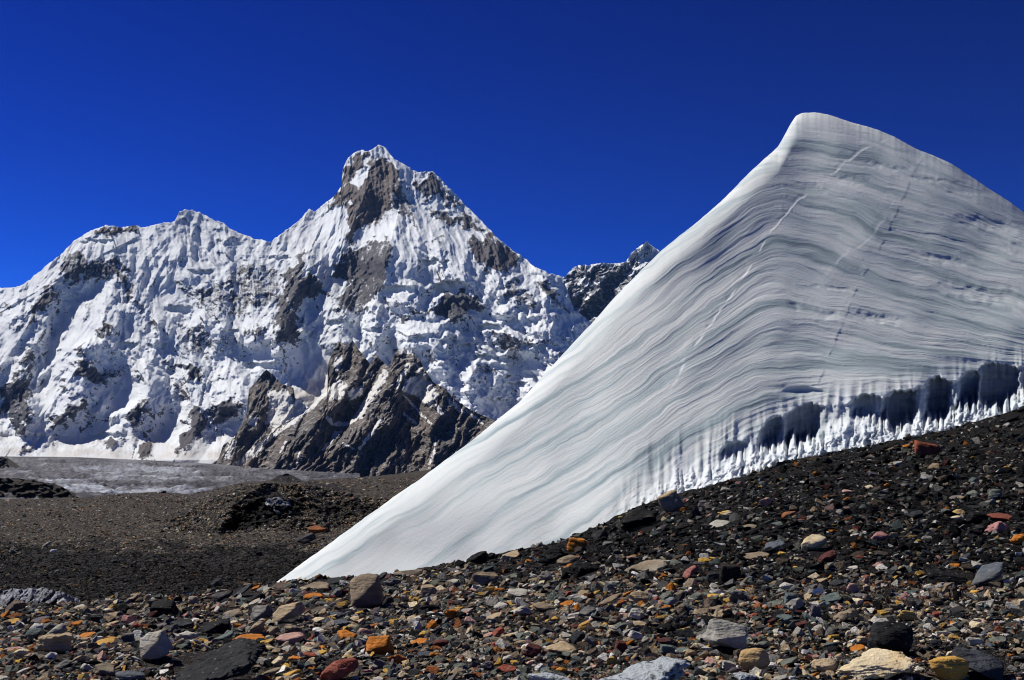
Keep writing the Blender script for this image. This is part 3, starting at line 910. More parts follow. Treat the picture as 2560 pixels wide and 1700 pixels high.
def build_side_hill(label, sky_, bot, c0, c1, Y, seed):
    cols = np.linspace(c0, c1, 150)
    top = interp(sky_, cols) + fbm(cols / 10, cols * 0, 3, seed) * 1.8
    t = np.linspace(0, 1, 50)[:, None]
    R = bot + (np.minimum(top, bot - 2)[None] - bot) * t
    C = np.broadcast_to(cols[None], R.shape).copy()
    D = Y + (bot - R) * Y / 560.0 - Y * 0.03 * ridged(C / 40, R / 22, 4, seed + 2, .55)
    P = unproject(C, R, D)
    back = []
    for i in range(1, 4):
        q = P[-1].copy(); q[:, 1] += Y * .05 * i; q[:, 2] -= Y * .016 * i
        back.append(q)
    Pf = np.concatenate([P, np.stack(back)], 0)
    o = grid_mesh("hill", Pf, bpy.data.materials["moraine_rubble"], {"darken": np.full(Pf.shape[:2], 0.35) + 0 * Pf[..., 0]})
    tag(o, label, "moraine hill", kind="structure")


build_glacier()
build_moraine()
build_mound()
build_side_hill("low dark moraine bank on the glacier under the snow face", [(-300, 1150), (-90, 1139), (0, 1143), (60, 1146), (85, 1149), (70, 1166), (45, 1184), (20, 1192)], 1196, -300, 86, 2900, 461)
build_side_hill("dark hummocky moraine bank beside the pale ice band of the glacier", [(-500, 1222), (-250, 1196), (-90, 1190), (0, 1194), (60, 1197), (100, 1204), (140, 1210), (172, 1226), (185, 1243)], 1254, -500, 186, 1150, 471)

# ------------------------------------------------------------------ near ground: a stony ridge that climbs to the ice
EDGE = [(-200, 1530), (0, 1520), (100, 1513), (200, 1507), (300, 1500), (420, 1492), (520, 1480), (620, 1468), (690, 1458), (800, 1447), (1000, 1430), (1200, 1396),
        (1300, 1372), (1400, 1352), (1500, 1312), (1600, 1268), (1650, 1250), (1700, 1236), (1800, 1206), (1900, 1174), (2000, 1150), (2100, 1126), (2200, 1110),
        (2300, 1088), (2400, 1064), (2500, 1040), (2560, 1026), (2800, 980), (3200, 935), (3700, 905)]
EDGE_Y = [(-200, 13.5), (0, 14), (400, 15.5), (690, 18), (1000, 20.0), (1300, 20.6), (1600, 21.0), (1900, 22.6), (2200, 22.7), (2560, 23.4), (2800, 24), (3700, 27)]
NEAR_R = 1790.0
NEAR_Y = [(-200, 6.0), (1280, 6.1), (2800, 6.4)]


def ground_Y(C, R):
    e = interp(EDGE, C)
    t = (NEAR_R - R) / (NEAR_R - e)
    a = 1 / interp(NEAR_Y, C); b = 1 / sinterp(EDGE_Y, C)
    return 1 / (a + (b - a) * np.clip(t, -0.2, 1.0))


def ground_bump(P):
    x, y = P[..., 0], P[..., 1]
    return fbm(x / 1.6, y / 1.6, 4, 501) * 0.05 + fbm(x / 0.35, y / 0.35, 3, 505) * 0.018


def ground_point(c, r):
    c = np.asarray(c, float); r = np.asarray(r, float)
    P = unproject(c, r, ground_Y(c, r))
    P[..., 2] += ground_bump(P)
    return P


def build_ground():
    ncol, nrow = 520, 240
    cols = np.concatenate([np.linspace(-1000, -206, 45), np.linspace(-200, 2780, ncol - 90), np.linspace(2790, 3700, 45)])
    e = interp(EDGE, cols) + fbm(cols / 40, cols * 0, 3, 510) * 3.0
    t = np.linspace(0, 1, nrow)[:, None] ** 0.9
    R = NEAR_R + (e[None] - NEAR_R) * t
    C = np.broadcast_to(cols[None], R.shape).copy()
    P = ground_point(C, R)
    back = []
    drop = interp([(-200, 0.55), (690, 0.5), (1300, 0.22), (2780, 0.12)], cols)
    for i in range(1, 9):
        q = P[-1].copy(); q[:, 1] += 0.7 * i; q[:, 2] -= drop * 0.7 * i
        back.append(q)
    fr = []
    for dy, dz in ((80, 6), (25, 1.0), (6, 0.15)):
        q = P[0].copy(); q[:, 1] -= dy; q[:, 2] -= dz
        fr.append(q)
    Pf = np.concatenate([np.stack(fr), P, np.stack(back)], 0)
    dark = sstep(-60, 60, interp([(-200, 1440), (800, 1440), (1300, 1440), (1700, 1440), (2560, 1435)], C) - R + fbm(C / 120, R / 60, 3, 513) * 40) * 0.75
    darken = np.concatenate([np.repeat(dark[:1], 3, 0), dark, np.repeat(dark[-1:], 8, 0)], 0)
    m = mat_gravel("fine_gravel", [(0.0, (0.007, 0.006, 0.006)), (0.4, (0.016, 0.013, 0.011)), (0.7, (0.035, 0.029, 0.024)), (0.9, (0.075, 0.064, 0.054)), (1.0, (0.2, 0.18, 0.16))], 42.0, 0.03)
    o = grid_mesh("ground", Pf, m, {"darken": darken})
    tag(o, "dark gravelly ridge in front, climbing to the foot of the ice sail", "ground", kind="structure")


build_ground()


def build_valley_floor():
    n = 40
    g = np.linspace(-15000, 15000, n)
    X, Y = np.meshgrid(g, g)
    Z = -125 + 8 * fbm(X / 3000, Y / 3000, 3, 521)
    P = np.stack([X, Y, Z], -1)
    o = grid_mesh("terrain", P, bpy.data.materials["moraine_rubble"], {"darken": np.zeros(X.shape)})
    tag(o, "wide rubble covered valley floor reaching to the foot of the mountains", "terrain", kind="structure")


build_valley_floor()

# ------------------------------------------------------------------ the ice sail
ICE_TOP = [(560, 1580), (640, 1496), (690, 1456), (760, 1405), (900, 1303), (1000, 1232), (1100, 1161), (1200, 1085), (1300, 1003), (1400, 893), (1440, 850), (1490, 797),
           (1540, 740), (1600, 678), (1650, 630), (1700, 588), (1750, 550), (1800, 506), (1840, 466), (1880, 425), (1910, 398), (1930, 381), (1945, 366), (1960, 340),
           (1975, 312), (1990, 290), (2004, 283), (2020, 281), (2040, 281), (2060, 285), (2080, 289), (2110, 300), (2155, 313), (2200, 326), (2240, 344), (2300, 377),
           (2340, 391), (2380, 410), (2430, 443), (2480, 476), (2530, 508), (2560, 530), (2640, 600), (2760, 700), (2900, 800), (3050, 900), (3200, 985), (3300, 1040)]
# the undercut foot: rim of the dark hollows, their lower end, and how deep and darkly painted they are along the ice
RIM = [(1700, 1180), (1799, 1130), (1818, 1107), (1851, 1104), (1897, 1094), (1905, 1070), (1923, 1048), (1942, 1039), (1960, 1040), (1975, 1029), (2001, 1012), (2027, 1006), (2060, 1014), (2119, 1009), (2152, 986), (2184, 986), (2210, 996),
       (2237, 977), (2276, 977), (2295, 970), (2310, 966), (2328, 944), (2348, 941), (2367, 950), (2386, 954), (2400, 947), (2420, 928), (2446, 926), (2455, 914), (2472, 905), (2498, 906), (2524, 911), (2545, 918), (2560, 912), (2600, 896), (2720, 870)]
RIMLOW = [(1700, 1190), (1818, 1146), (1910, 1122), (1988, 1108), (2054, 1096), (2100, 1060), (2150, 1040), (2180, 1046), (2237, 1074), (2302, 1050), (2367, 1050), (2420, 1010), (2498, 1028), (2560, 980), (2720, 960)]
DARKCOL = [(1880, 0), (1908, .9), (1945, 1), (1955, .6), (1966, .6), (1976, 1), (2045, 1), (2064, .5), (2080, .3), (2128, .4), (2142, .8), (2172, .8), (2188, .55), (2206, .6), (2216, 1), (2282, 1), (2292, .6), (2302, .4),
           (2314, .5), (2326, 1), (2370, 1), (2380, .55), (2396, .55), (2404, 1), (2441, 1), (2448, .3), (2456, 1), (2544, 1), (2552, .5), (2562, 1), (2720, 1)]


def ice_base_Y(C):
    return sinterp([(560, 27.6), (690, 26.5), (1000, 24.8), (1300, 23.2), (1500, 22.4), (1700, 22.2), (1900, 22.6), (2100, 22.9), (2300, 23.4), (2560, 24.3), (2760, 25.2)], C)


def strata(C, R):
    X = (C - 1950) / 1000.0
    lo = sstep(650, 1200, R)
    aX = np.sqrt(X * X + 0.06 ** 2) - 0.06
    left = (0.55 + 0.10 * lo) * aX + (0.42 * (1 - lo)) * X * X
    b = 0.26 * (1 - sstep(820, 1000, R)) - 0.16 * sstep(900, 1080, R)
    right = b * aX + 0.10 * (1 - lo) * X * X
    s = sstep(-0.05, 0.05, X)
    return R - 1000 * (left * (1 - s) + right * s)


def build_ice():
    ncol, nrow = 860, 430
    cols = np.concatenate([np.linspace(570, 2720, ncol - 60), np.linspace(2728, 3260, 60)])
    top = interp(ICE_TOP, cols) + fbm(cols / 60, cols * 0, 2, 600) * 1.6 + fbm(cols / 14, cols * 0, 2, 602) * 0.6
    bot = np.maximum(sinterp(EDGE, cols, 80) + 40, top + 40)
    t = np.linspace(0, 1, nrow)[:, None]
    R = row_grid(bot[None], top, t, 15)
    C = np.broadcast_to(cols[None], R.shape).copy()
    Yb = ice_base_Y(cols)[None]
    slope = np.radians(sinterp([(570, 47), (1300, 45), (1700, 41), (2000, 37.5), (2560, 35)], cols))[None]

    def body(CC, RR, bb, YY, sl):
        hpx = bb - RR
        h = hpx * YY / FPX
        lean = 1.0 / np.tan(sl)
        y = YY + h * lean * 1.05 / (1 - np.clip(hpx, 0, 1200) / FPX * lean * 0.55)
        return y
    D = body(C, R, bot[None], Yb, slope)
    D0 = D.copy()
    # crest rounds over
    e = R - top[None]
    D = D + 0.9 * np.clip(1 - e / 70.0, 0, 1) ** 2.2 + 0.55 * np.clip(1 - e / 16.0, 0, 1) ** 2
    # broad swells
    D = D - fbm(C / 330, R / 300, 2, 605) * 0.26 - fbm((C + R * .6) / 140, (R - .3 * C) / 300, 2, 607) * 0.035
    phi = strata(C, R) + fbm(C / 260, R / 200, 3, 611) * 16 + fbm(C / 60, R / 45, 3, 612) * 3.5
    gain = interp([(570, 0.15), (1300, 0.26), (1700, 0.56), (2000, 0.95), (2720, 1.35)], C) * (1 - 0.5 * sstep(1180, 1300, R))
    along = C / 420.0
    b1 = fbm(phi / 46, along + phi / 70, 2, 615); b2 = fbm(phi / 19, along * 1.6 - phi / 33, 2, 617); b3 = fbm(phi / 8.5, along * 2.2 + phi / 15, 2, 619)
    mod = 0.55 + 0.45 * sstep(-0.4, 0.4, fbm(C / 200, R / 90, 3, 623))
    led = 1 - np.abs(fbm(phi / 26, along * 1.3 + phi / 47, 2, 627)) * 2
    D = D - gain * 0.62 * (0.042 * b1 + 0.026 * b2 * mod + 0.010 * b3 + 0.024 * np.clip(led, 0, 1) ** 4)
    # melt hollows
    for cx, cy, hw, hh, dp in [(2190, 795, 42, 13, .16), (1986, 762, 9, 11, .10), (2075, 790, 30, 10, .08), (2330, 450, 60, 9, .10), (2450, 480, 60, 14, .12), (2470, 560, 70, 16, .13), (2420, 730, 60, 22, .14),
                               (2510, 740, 50, 26, .12), (2230, 420, 60, 9, .08), (2030, 470, 30, 10, .07), (2120, 450, 40, 10, .07), (2090, 722, 40, 7, .06), (1990, 980, 40, 12, .08), (2360, 650, 60, 10, .09), (2545, 620, 40, 20, .12)]:
        q = ((C - cx - 0.25 * (R - cy)) / (hw * 1.25)) ** 2 + ((R - cy - 0.15 * (C - cx) + 6 * fbm(C / 30, R / 30, 3, 609)) / (hh * .8)) ** 2
        D += 0.6 * dp * np.exp(-q ** 1.1)
    # healed cracks
    cr1 = [(2230, 345), (2156, 374), (2135, 393), (2100, 421), (2073, 441), (2031, 478), (1998, 499), (1965, 536), (1926, 582), (1905, 620), (1882, 660), (1845, 714), (1791, 793), (1733, 872), (1690, 950)]
    cr2 = [(2316, 380), (2284, 436), (2243, 528), (2214, 594), (2168, 677), (2148, 706), (2125, 765), (2102, 822), (2069, 896), (2050, 950)]
    cr3 = [(2225, 520), (2210, 548), (2180, 590), (2148, 619), (2120, 632), (2094, 652), (2044, 722), (2010, 770)]
    cr4 = [(1860, 560), (1850, 700), (1853, 860), (1838, 960)]
    crack = np.zeros(R.shape)
    wob = fbm(C / 25, R / 25, 2, 631) * 3
    for pts, dep, sgn in ((cr1, .05, 1), (cr2, .03, -1), (cr3, .02, 1)):
        d, s, al = line_dist(C + wob, R + wob * .3, pts, 40)
        vis = sstep(-0.35, 0.25, fbm(C / 45, R / 45, 3, 633 + int(dep * 100)))
        D += vis * (0.5 * dep * sgn * np.where(s > 0, np.exp(-(d / 22.0)), 0) - 0.22 * dep * np.exp(-(d / 2.6) ** 2) * (sgn > 0))
        crack = np.maximum(crack, np.exp(-(d / 2.8) ** 2) * min(1, dep / .045) * vis * (sgn > 0))
    # undercut foot
    ge = interp(EDGE, cols)[None]
    up = ge - R
    wz = (fbm(C / 30, R / 40, 4, 641) * 12, fbm(C / 9, R / 40, 3, 643) * 9)
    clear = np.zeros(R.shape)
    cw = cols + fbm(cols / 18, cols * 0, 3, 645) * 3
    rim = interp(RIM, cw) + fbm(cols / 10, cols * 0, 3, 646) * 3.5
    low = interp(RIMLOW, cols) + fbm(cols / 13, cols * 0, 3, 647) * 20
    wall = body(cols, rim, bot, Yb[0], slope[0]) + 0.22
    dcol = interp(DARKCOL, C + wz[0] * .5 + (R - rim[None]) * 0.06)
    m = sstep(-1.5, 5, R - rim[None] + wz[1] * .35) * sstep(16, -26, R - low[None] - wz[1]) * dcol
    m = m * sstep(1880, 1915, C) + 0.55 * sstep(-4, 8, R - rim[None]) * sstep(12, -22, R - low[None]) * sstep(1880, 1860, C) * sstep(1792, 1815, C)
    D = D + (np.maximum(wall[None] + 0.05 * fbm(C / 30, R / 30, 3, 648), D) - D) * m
    clear = m  # mask of the undercut hollows, also used to paint their shade
    # the lens shaped overhang above
    lens = sstep(0, 6, R - 966 - 12 * ((C - 2005) / 60) ** 2) * sstep(34, 8, R - 962) * sstep(70, 30, np.abs(C - 2010))
    D = D + 0.12 * lens
    zone = sstep(1480, 1800, C)
    hgt = 46 + 34 * fbm(C / 26, up / 200, 4, 651) + 26 * sstep(1850, 2100, C)
    q = np.clip(1 - up / hgt, 0, 1.6)
    fw = fbm(C / 34, up / 26, 3, 653) * 0.55
    flut = ridged(C / 21 + fw, up / 70, 4, 655, 0.6)
    scal = ridged(C / 7.5 + fw * 2, up / 18, 3, 657)
    D = D - zone * (1 - 0.7 * clear) * np.clip(q, 0, 1) ** 0.8 * (0.10 + 0.26 * flut + 0.05 * scal)
    D = D - zone * (1 - clear) * 0.10 * sstep(190, 60, up) * (ridged(C / 26, up / 220, 2, 659) - 0.6)
    foot = zone * sstep(1.15, 0.4, up / (hgt * 2.0)) * (1 - clear)
    P = unproject(C, R, D)
    back = []
    for i in range(1, 9):
        qv = P[-1].copy()
        qv[:, 1] += 0.25 * i + 0.06 * i * i
        qv[:, 2] = np.maximum(qv[:, 2] - (0.05 * i + 0.22 * i * i) * 0.6, -7)
        back.append(qv)
    qv = P[-1].copy(); qv[:, 1] += 9; qv[:, 2] = -7
    back.append(qv)
    nb = len(back)
    Pf = np.concatenate([P, np.stack(back)], 0)
    ext = lambda a: np.concatenate([a, np.repeat(a[-1:], nb, 0)], 0)
    uvw = np.stack([C / 1000, phi / 1000, R / 1000], -1)

    k = NB("layered_ice")
    v = k.attr("lay", out="Vector")
    co = k.coord()
    n1 = k.noise(k.mapping(v, (2.2, 34, 0)), 1.0, 3, 0.65)
    n2 = k.noise(k.mapping(v, (5, 95, 0)), 1.0, 4, 0.65)
    n3 = k.noise(k.mapping(v, (9, 7, 0)), 1.0, 3, 0.5)
    n5 = k.noise(k.mapping(v, (1.6, 20, 0), (3, 7, 0)), 1.0, 2, 0.6)
    n5 = k.math('SUBTRACT', n5, k.math('MULTIPLY', k.attr("ripple"), 0.06))
    band = k.math('ADD', k.math('ADD', k.math('MULTIPLY', n1, 0.42), k.math('MULTIPLY', n5, 0.40)), k.math('MULTIPLY', n2, 0.18))
    col = k.ramp(band, [(0.36, (0.25, 0.315, 0.34)), (0.43, (0.46, 0.53, 0.535)), (0.49, (0.64, 0.675, 0.66)), (0.62, (0.76, 0.77, 0.74))])
    dirt = k.math('MULTIPLY', k.mapr(n2, 0.52, 0.72), k.mapr(n3, 0.42, 0.62))
    col = k.mix(k.math('MULTIPLY', dirt, 0.38), col, (0.50, 0.46, 0.40))
    col = k.mix(k.math('MULTIPLY', k.attr("clear"), 0.75), col, (0.13, 0.16, 0.20))  # shade of the undercut hollows, put into the ice colour
    g = k.noise(co, 14, 5, 0.7)
    col = k.mix(k.math('MULTIPLY', k.attr("crack"), 0.7), col, (0.84, 0.85, 0.83))
    col = k.mix(k.math('MULTIPLY', k.attr("foot"), k.mapr(g, 0.35, 0.6, 0.25, 0.8)), col, (0.76, 0.80, 0.86))
    fine = k.noise(co, 55, 3, 0.6)
    n4 = k.noise(k.mapping(v, (14, 260, 0)), 1.0, 3, 0.6)
    h = k.math('ADD', k.math('ADD', k.math('MULTIPLY', n2, 0.8), k.math('MULTIPLY', n4, 0.42)), 0.0)
    k.b.inputs["Subsurface Weight"].default_value = 0.35
    k.b.inputs["Subsurface Radius"].default_value = (0.9, 1.0, 1.1)
    k.b.inputs["Subsurface Scale"].default_value = 0.12
    k.b.inputs["Specular IOR Level"].default_value = 0.12
    h = k.math('ADD', k.math('MULTIPLY', h, k.attr("ripple")), k.math('ADD', k.math('MULTIPLY', fine, 0.22), k.math('MULTIPLY', g, 0.34)))
    m = k.done(col, 0.75, k.bump(h, 0.6, 0.05))
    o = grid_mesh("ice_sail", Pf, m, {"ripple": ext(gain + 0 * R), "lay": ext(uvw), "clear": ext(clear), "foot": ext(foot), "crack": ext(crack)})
    tag(o, "tall white sail of layered glacier ice standing on the black stony slope", "ice tower")


build_ice()

# ------------------------------------------------------------------ stones
PAL = dict(black=(.012, .012, .0125), slate=(.030, .031, .033), grey=(.125, .12, .11), olive=(.12, .13, .105), green=(.10, .125, .115), pale=(.36, .335, .285),
           white=(.52, .50, .46), tan=(.36, .27, .165), cream=(.52, .43, .28), ochre=(.43, .25, .06), gold=(.50, .30, .06), orange=(.42, .145, .022),
           rust=(.26, .09, .03), red=(.24, .065, .04), maroon=(.10, .035, .028), pink=(.34, .16, .145), rose=(.42, .25, .20), brown=(.115, .085, .062), blue=(.095, .105, .12),
           violet=(.12, .105, .11), dtan=(.22, .17, .115))


def mat_stone(name, src):
    k = NB(name)
    co = k.coord()
    if src == 'OBJ':
        base = k.n("ShaderNodeObjectInfo").outputs["Color"]
        stain = k.attr("stain", 'OBJECT', "Color")
        amt = k.attr("stain_amount", 'OBJECT', "Fac")
        rnd = k.n("ShaderNodeObjectInfo").outputs["Random"]
        off = k.n("ShaderNodeVectorMath", operation='ADD')
        cx = k.n("ShaderNodeCombineXYZ"); k.link(k.math('MULTIPLY', rnd, 50.0), cx.inputs[0])
        k.link(co, off.inputs[0]); k.link(cx.outputs[0], off.inputs[1])
        v = off.outputs[0]
        n1 = k.noise(v, 1.6, 5, 0.62)
        n2 = k.noise(v, 7.0, 5, 0.7)
        n3 = k.noise(k.mapping(v, (1.2, 1.2, 9)), 2.0, 4, 0.6)
        base = k.mix(k.math('MULTIPLY', amt, k.mapr(n1, 0.48, 0.58)), base, stain)
        f = k.math('ADD', k.math('MULTIPLY', n2, 0.7), k.math('MULTIPLY', n3, 0.5))
        g = k.mapr(f, 0.35, 0.85, 0.55, 1.35)
        cc = k.n("ShaderNodeCombineXYZ")
        for i in range(3):
            k.link(g, cc.inputs[i])
        col = k.mix(1.0, base, cc.outputs[0], 'MULTIPLY')
        spk = k.mapr(k.noise(v, 26, 2, 0.5), 0.66, 0.74)
        col = k.mix(k.math('MULTIPLY', spk, 0.35), col, (0.42, 0.40, 0.37))
        h = k.math('ADD', k.math('MULTIPLY', n2, 0.7), k.math('MULTIPLY', n3, 0.8))
        return k.done(col, 0.82, k.bump(h, 1.0, 0.05))
    base = k.attr("tint", 'INSTANCER', "Color")
    n2 = k.noise(co, 3.5, 4, 0.65)
    g = k.mapr(n2, 0.3, 0.75, 0.6, 1.3)
    cc = k.n("ShaderNodeCombineXYZ")
    for i in range(3):
        k.link(g, cc.inputs[i])
    col = k.mix(1.0, base, cc.outputs[0], 'MULTIPLY')
    return k.done(col, 0.85, k.bump(n2, 0.5, 0.12))


M_STONE = mat_stone("stone", 'OBJ')
M_BIT = mat_stone("small_stone", 'INST')


def perlin3(x, y, z, seed=0):
    # three crossed planes of 2d noise are enough for stone relief
    return (perlin2(x + 0.31 * z, y - 0.27 * z, seed) + perlin2(y + 0.23 * x, z + 0.3 * x, seed + 1) + perlin2(z - 0.2 * y, x + 0.35 * y, seed + 2)) / 1.7


def ico(sub):
    bm = bmesh.new()
    bmesh.ops.create_icosphere(bm, subdivisions=sub, radius=1.0)
    v = np.array([p.co[:] for p in bm.verts]); f = np.array([[q.index for q in t.verts] for t in bm.faces])
    bm.free()
    return v, f


ICO = {s: ico(s) for s in (2, 3, 4, 5)}


def rock_verts(kind, seed, dims, sub):
    rs = np.random.RandomState(seed)
    d, f = ICO[sub]
    n = {'lean': 9, 'block': 9, 'slab': 11, 'wedge': 9, 'round': 16, 'rough': 13, 'slate': 10}[kind]
    p = {'lean': 34, 'block': 34, 'slab': 30, 'wedge': 34, 'round': 10, 'rough': 22, 'slate': 34}[kind]
    N = rs.randn(n, 3); N /= np.linalg.norm(N, axis=1, keepdims=True)
    H = 0.72 + 0.28 * rs.rand(n)
    if kind == 'block':
        ax = np.array([[1, .1, .1], [-1, .15, .1], [.1, 1, 0], [0, -1, .40], [.05, -.1, 1], [0, 0, -1.]]) + rs.randn(6, 3) * 0.14
        N = np.concatenate([ax, N[:5]]); H = np.concatenate([np.full(6, 0.72), 0.92 + 0.1 * rs.rand(5)])
    elif kind in ('slab', 'slate'):
        ax = np.array([[0, 0, 1.], [0, 0, -1.]]) + rs.randn(2, 3) * 0.10
        N[:, 2] *= 0.45
        N = np.concatenate([ax, N]); H = np.concatenate([[0.62, 0.62], H])
    elif kind == 'lean':
        ax = np.array([[-.34, -.52, .78], [1, -.1, .05], [0, 0, -1.], [.1, .9, .3], [-1, -.25, .2], [.1, .1, 1], [.1, -1, -.1]]) + rs.randn(7, 3) * 0.08
        N = np.concatenate([ax, N[:5]]); H = np.concatenate([[0.40, 0.72, 0.6, 0.62, 0.74, 0.66, .74], 0.88 + 0.1 * rs.rand(5)])
    elif kind == 'wedge':
        ax = np.array([[-.56, -.40, .72], [1, -.2, .08], [0, 0, -1.], [.1, .9, .3], [-.1, -1, .12], [.15, -.1, 1]]) + rs.randn(6, 3) * 0.10
        N = np.concatenate([ax, N[:6]]); H = np.concatenate([[0.42, 0.66, 0.6, 0.62, 0.62, 0.60], 0.86 + 0.1 * rs.rand(6)])
    N /= np.linalg.norm(N, axis=1, keepdims=True)
    dots = np.clip(d @ N.T, 1e-4, None) / H[None]
    r = (dots ** p).sum(1) ** (-1.0 / p)
    r = np.minimum(r, 1.5)
    v = d * r[:, None]
    amp = {'lean': .065, 'block': .07, 'slab': .07, 'wedge': .075, 'round': .07, 'rough': .15, 'slate': .08}[kind]
    amp *= 1.5 if sub >= 4 else 1.15
    q = v + rs.rand(3) * 40
    disp = perlin3(q[:, 0] * 1.6, q[:, 1] * 1.6, q[:, 2] * 1.6, seed % 97) * amp + perlin3(q[:, 0] * 4.5, q[:, 1] * 4.5, q[:, 2] * 4.5, seed % 89) * amp * .5
    if sub >= 4:
        disp += perlin3(q[:, 0] * 11, q[:, 1] * 11, q[:, 2] * 11, seed % 83) * amp * .28
    if kind in ('slate', 'slab'):
        z = v[:, 2] * (9 if kind == 'slate' else 6) + perlin3(q[:, 0] * 1.5, q[:, 1] * 1.5, q[:, 2], 5) * 1.6
        disp += (np.abs(z - np.round(z)) - .25) * (.26 if kind == 'slate' else .14) * np.clip(1.15 - np.abs(d[:, 2]), 0, 1)
    v = v * (1 + disp)[:, None]
    if kind == 'slate' and sub >= 4:
        stp = perlin2(v[:, 0] * 1.9 + seed % 7, v[:, 1] * 2.6, 13) + 0.5 * perlin2(v[:, 0] * 5, v[:, 1] * 6, 15)
        v[:, 2] += np.where(d[:, 2] > 0, 0.20 * np.round(stp * 2.6) / 2.6, 0) * np.clip(d[:, 2] * 2, 0, 1)
    v -= (v.max(0) + v.min(0)) / 2
    v /= (v.max(0) - v.min(0)) / 2
    return v * np.array(dims) / 2, f


def mesh_from(name, v, f, mat, smooth=False):
    me = bpy.data.meshes.new(name)
    me.from_pydata(v.tolist(), [], f.tolist())
    me.polygons.foreach_set("use_smooth", np.full(len(f), smooth, dtype=bool))
    me.materials.append(mat)
    me.update()
    return me


def rot_roll(v, roll, tiltx, yaw):
    M = Matrix.Rotation(math.radians(roll), 3, 'Y').inverted() @ Matrix.Rotation(math.radians(tiltx), 3, 'X') @ Matrix.Rotation(math.radians(yaw), 3, 'Z')
    return v @ np.array(M).T


STONES = []      # (column, row, width px, object, short phrase)


def put_stone(px, py, w, h, colour, kind, roll, name, label, short=None, cat="stone", stain=None, amt=0.0, seed=None, sub=None, tilt=None, where='ground', depth=None, mat=None, group=None):
    seed = seed if seed is not None else int(px * 7 + py * 13) % 9973
    rb = py + h * 0.42
    if where == 'ground':
        Y = float(ground_Y(np.array(px), np.array(rb)))
        base = ground_point(np.array(px), np.array(rb))
    else:
        base = moraine_seen(np.array([px], float), np.array([rb], float))[0]
        Y = float(base[1])
    s = Y / FPX
    W, H = w * s, h * s
    dp = depth if depth is not None else (0.75 if kind not in ('slab', 'slate') else 0.85)
    sub = sub or (5 if w > 105 else 4 if w > 44 else 3)
    cr, sr = abs(math.cos(math.radians(roll))), abs(math.sin(math.radians(roll)))
    a = W if sr < .05 else (W * cr - H * sr) / max(cr * cr - sr * sr, .3)
    b = H if sr < .05 else (H * cr - W * sr) / max(cr * cr - sr * sr, .3)
    a = max(a, W * .75); b = max(b, min(H, W) * .32)
    tilt = tilt if tilt is not None else 17 if kind in ('slab', 'slate') else 4
    v, f = rock_verts(kind, seed, (a, max(W * dp, H * .8), b), sub)
    v = rot_roll(v, roll, tilt, (seed % 7 - 3) * 2.0)
    ex = v.max(0) - v.min(0)
    v = v * np.array([W / ex[0], 1.0, H / ex[2]])
    me = mesh_from(name, v, f, mat or M_STONE, smooth=(sub >= 4))
    o = bpy.data.objects.new(name, me)
    o.location = (base[0], base[1] + W * dp * 0.30, base[2] + H * 0.42)
    lift_ = 1.22 if sum(PAL[colour]) > .3 else 1.0
    o.color = (*[min(.8, q * lift_) for q in PAL[colour]], 1.0)
    o["stain"] = list(PAL[stain]) if stain else list(PAL[colour])
    o["stain_amount"] = float(amt)
    COL.objects.link(o)
    tag(o, label, cat, group)
    STONES.append((px, py, w, o, short))
    return o


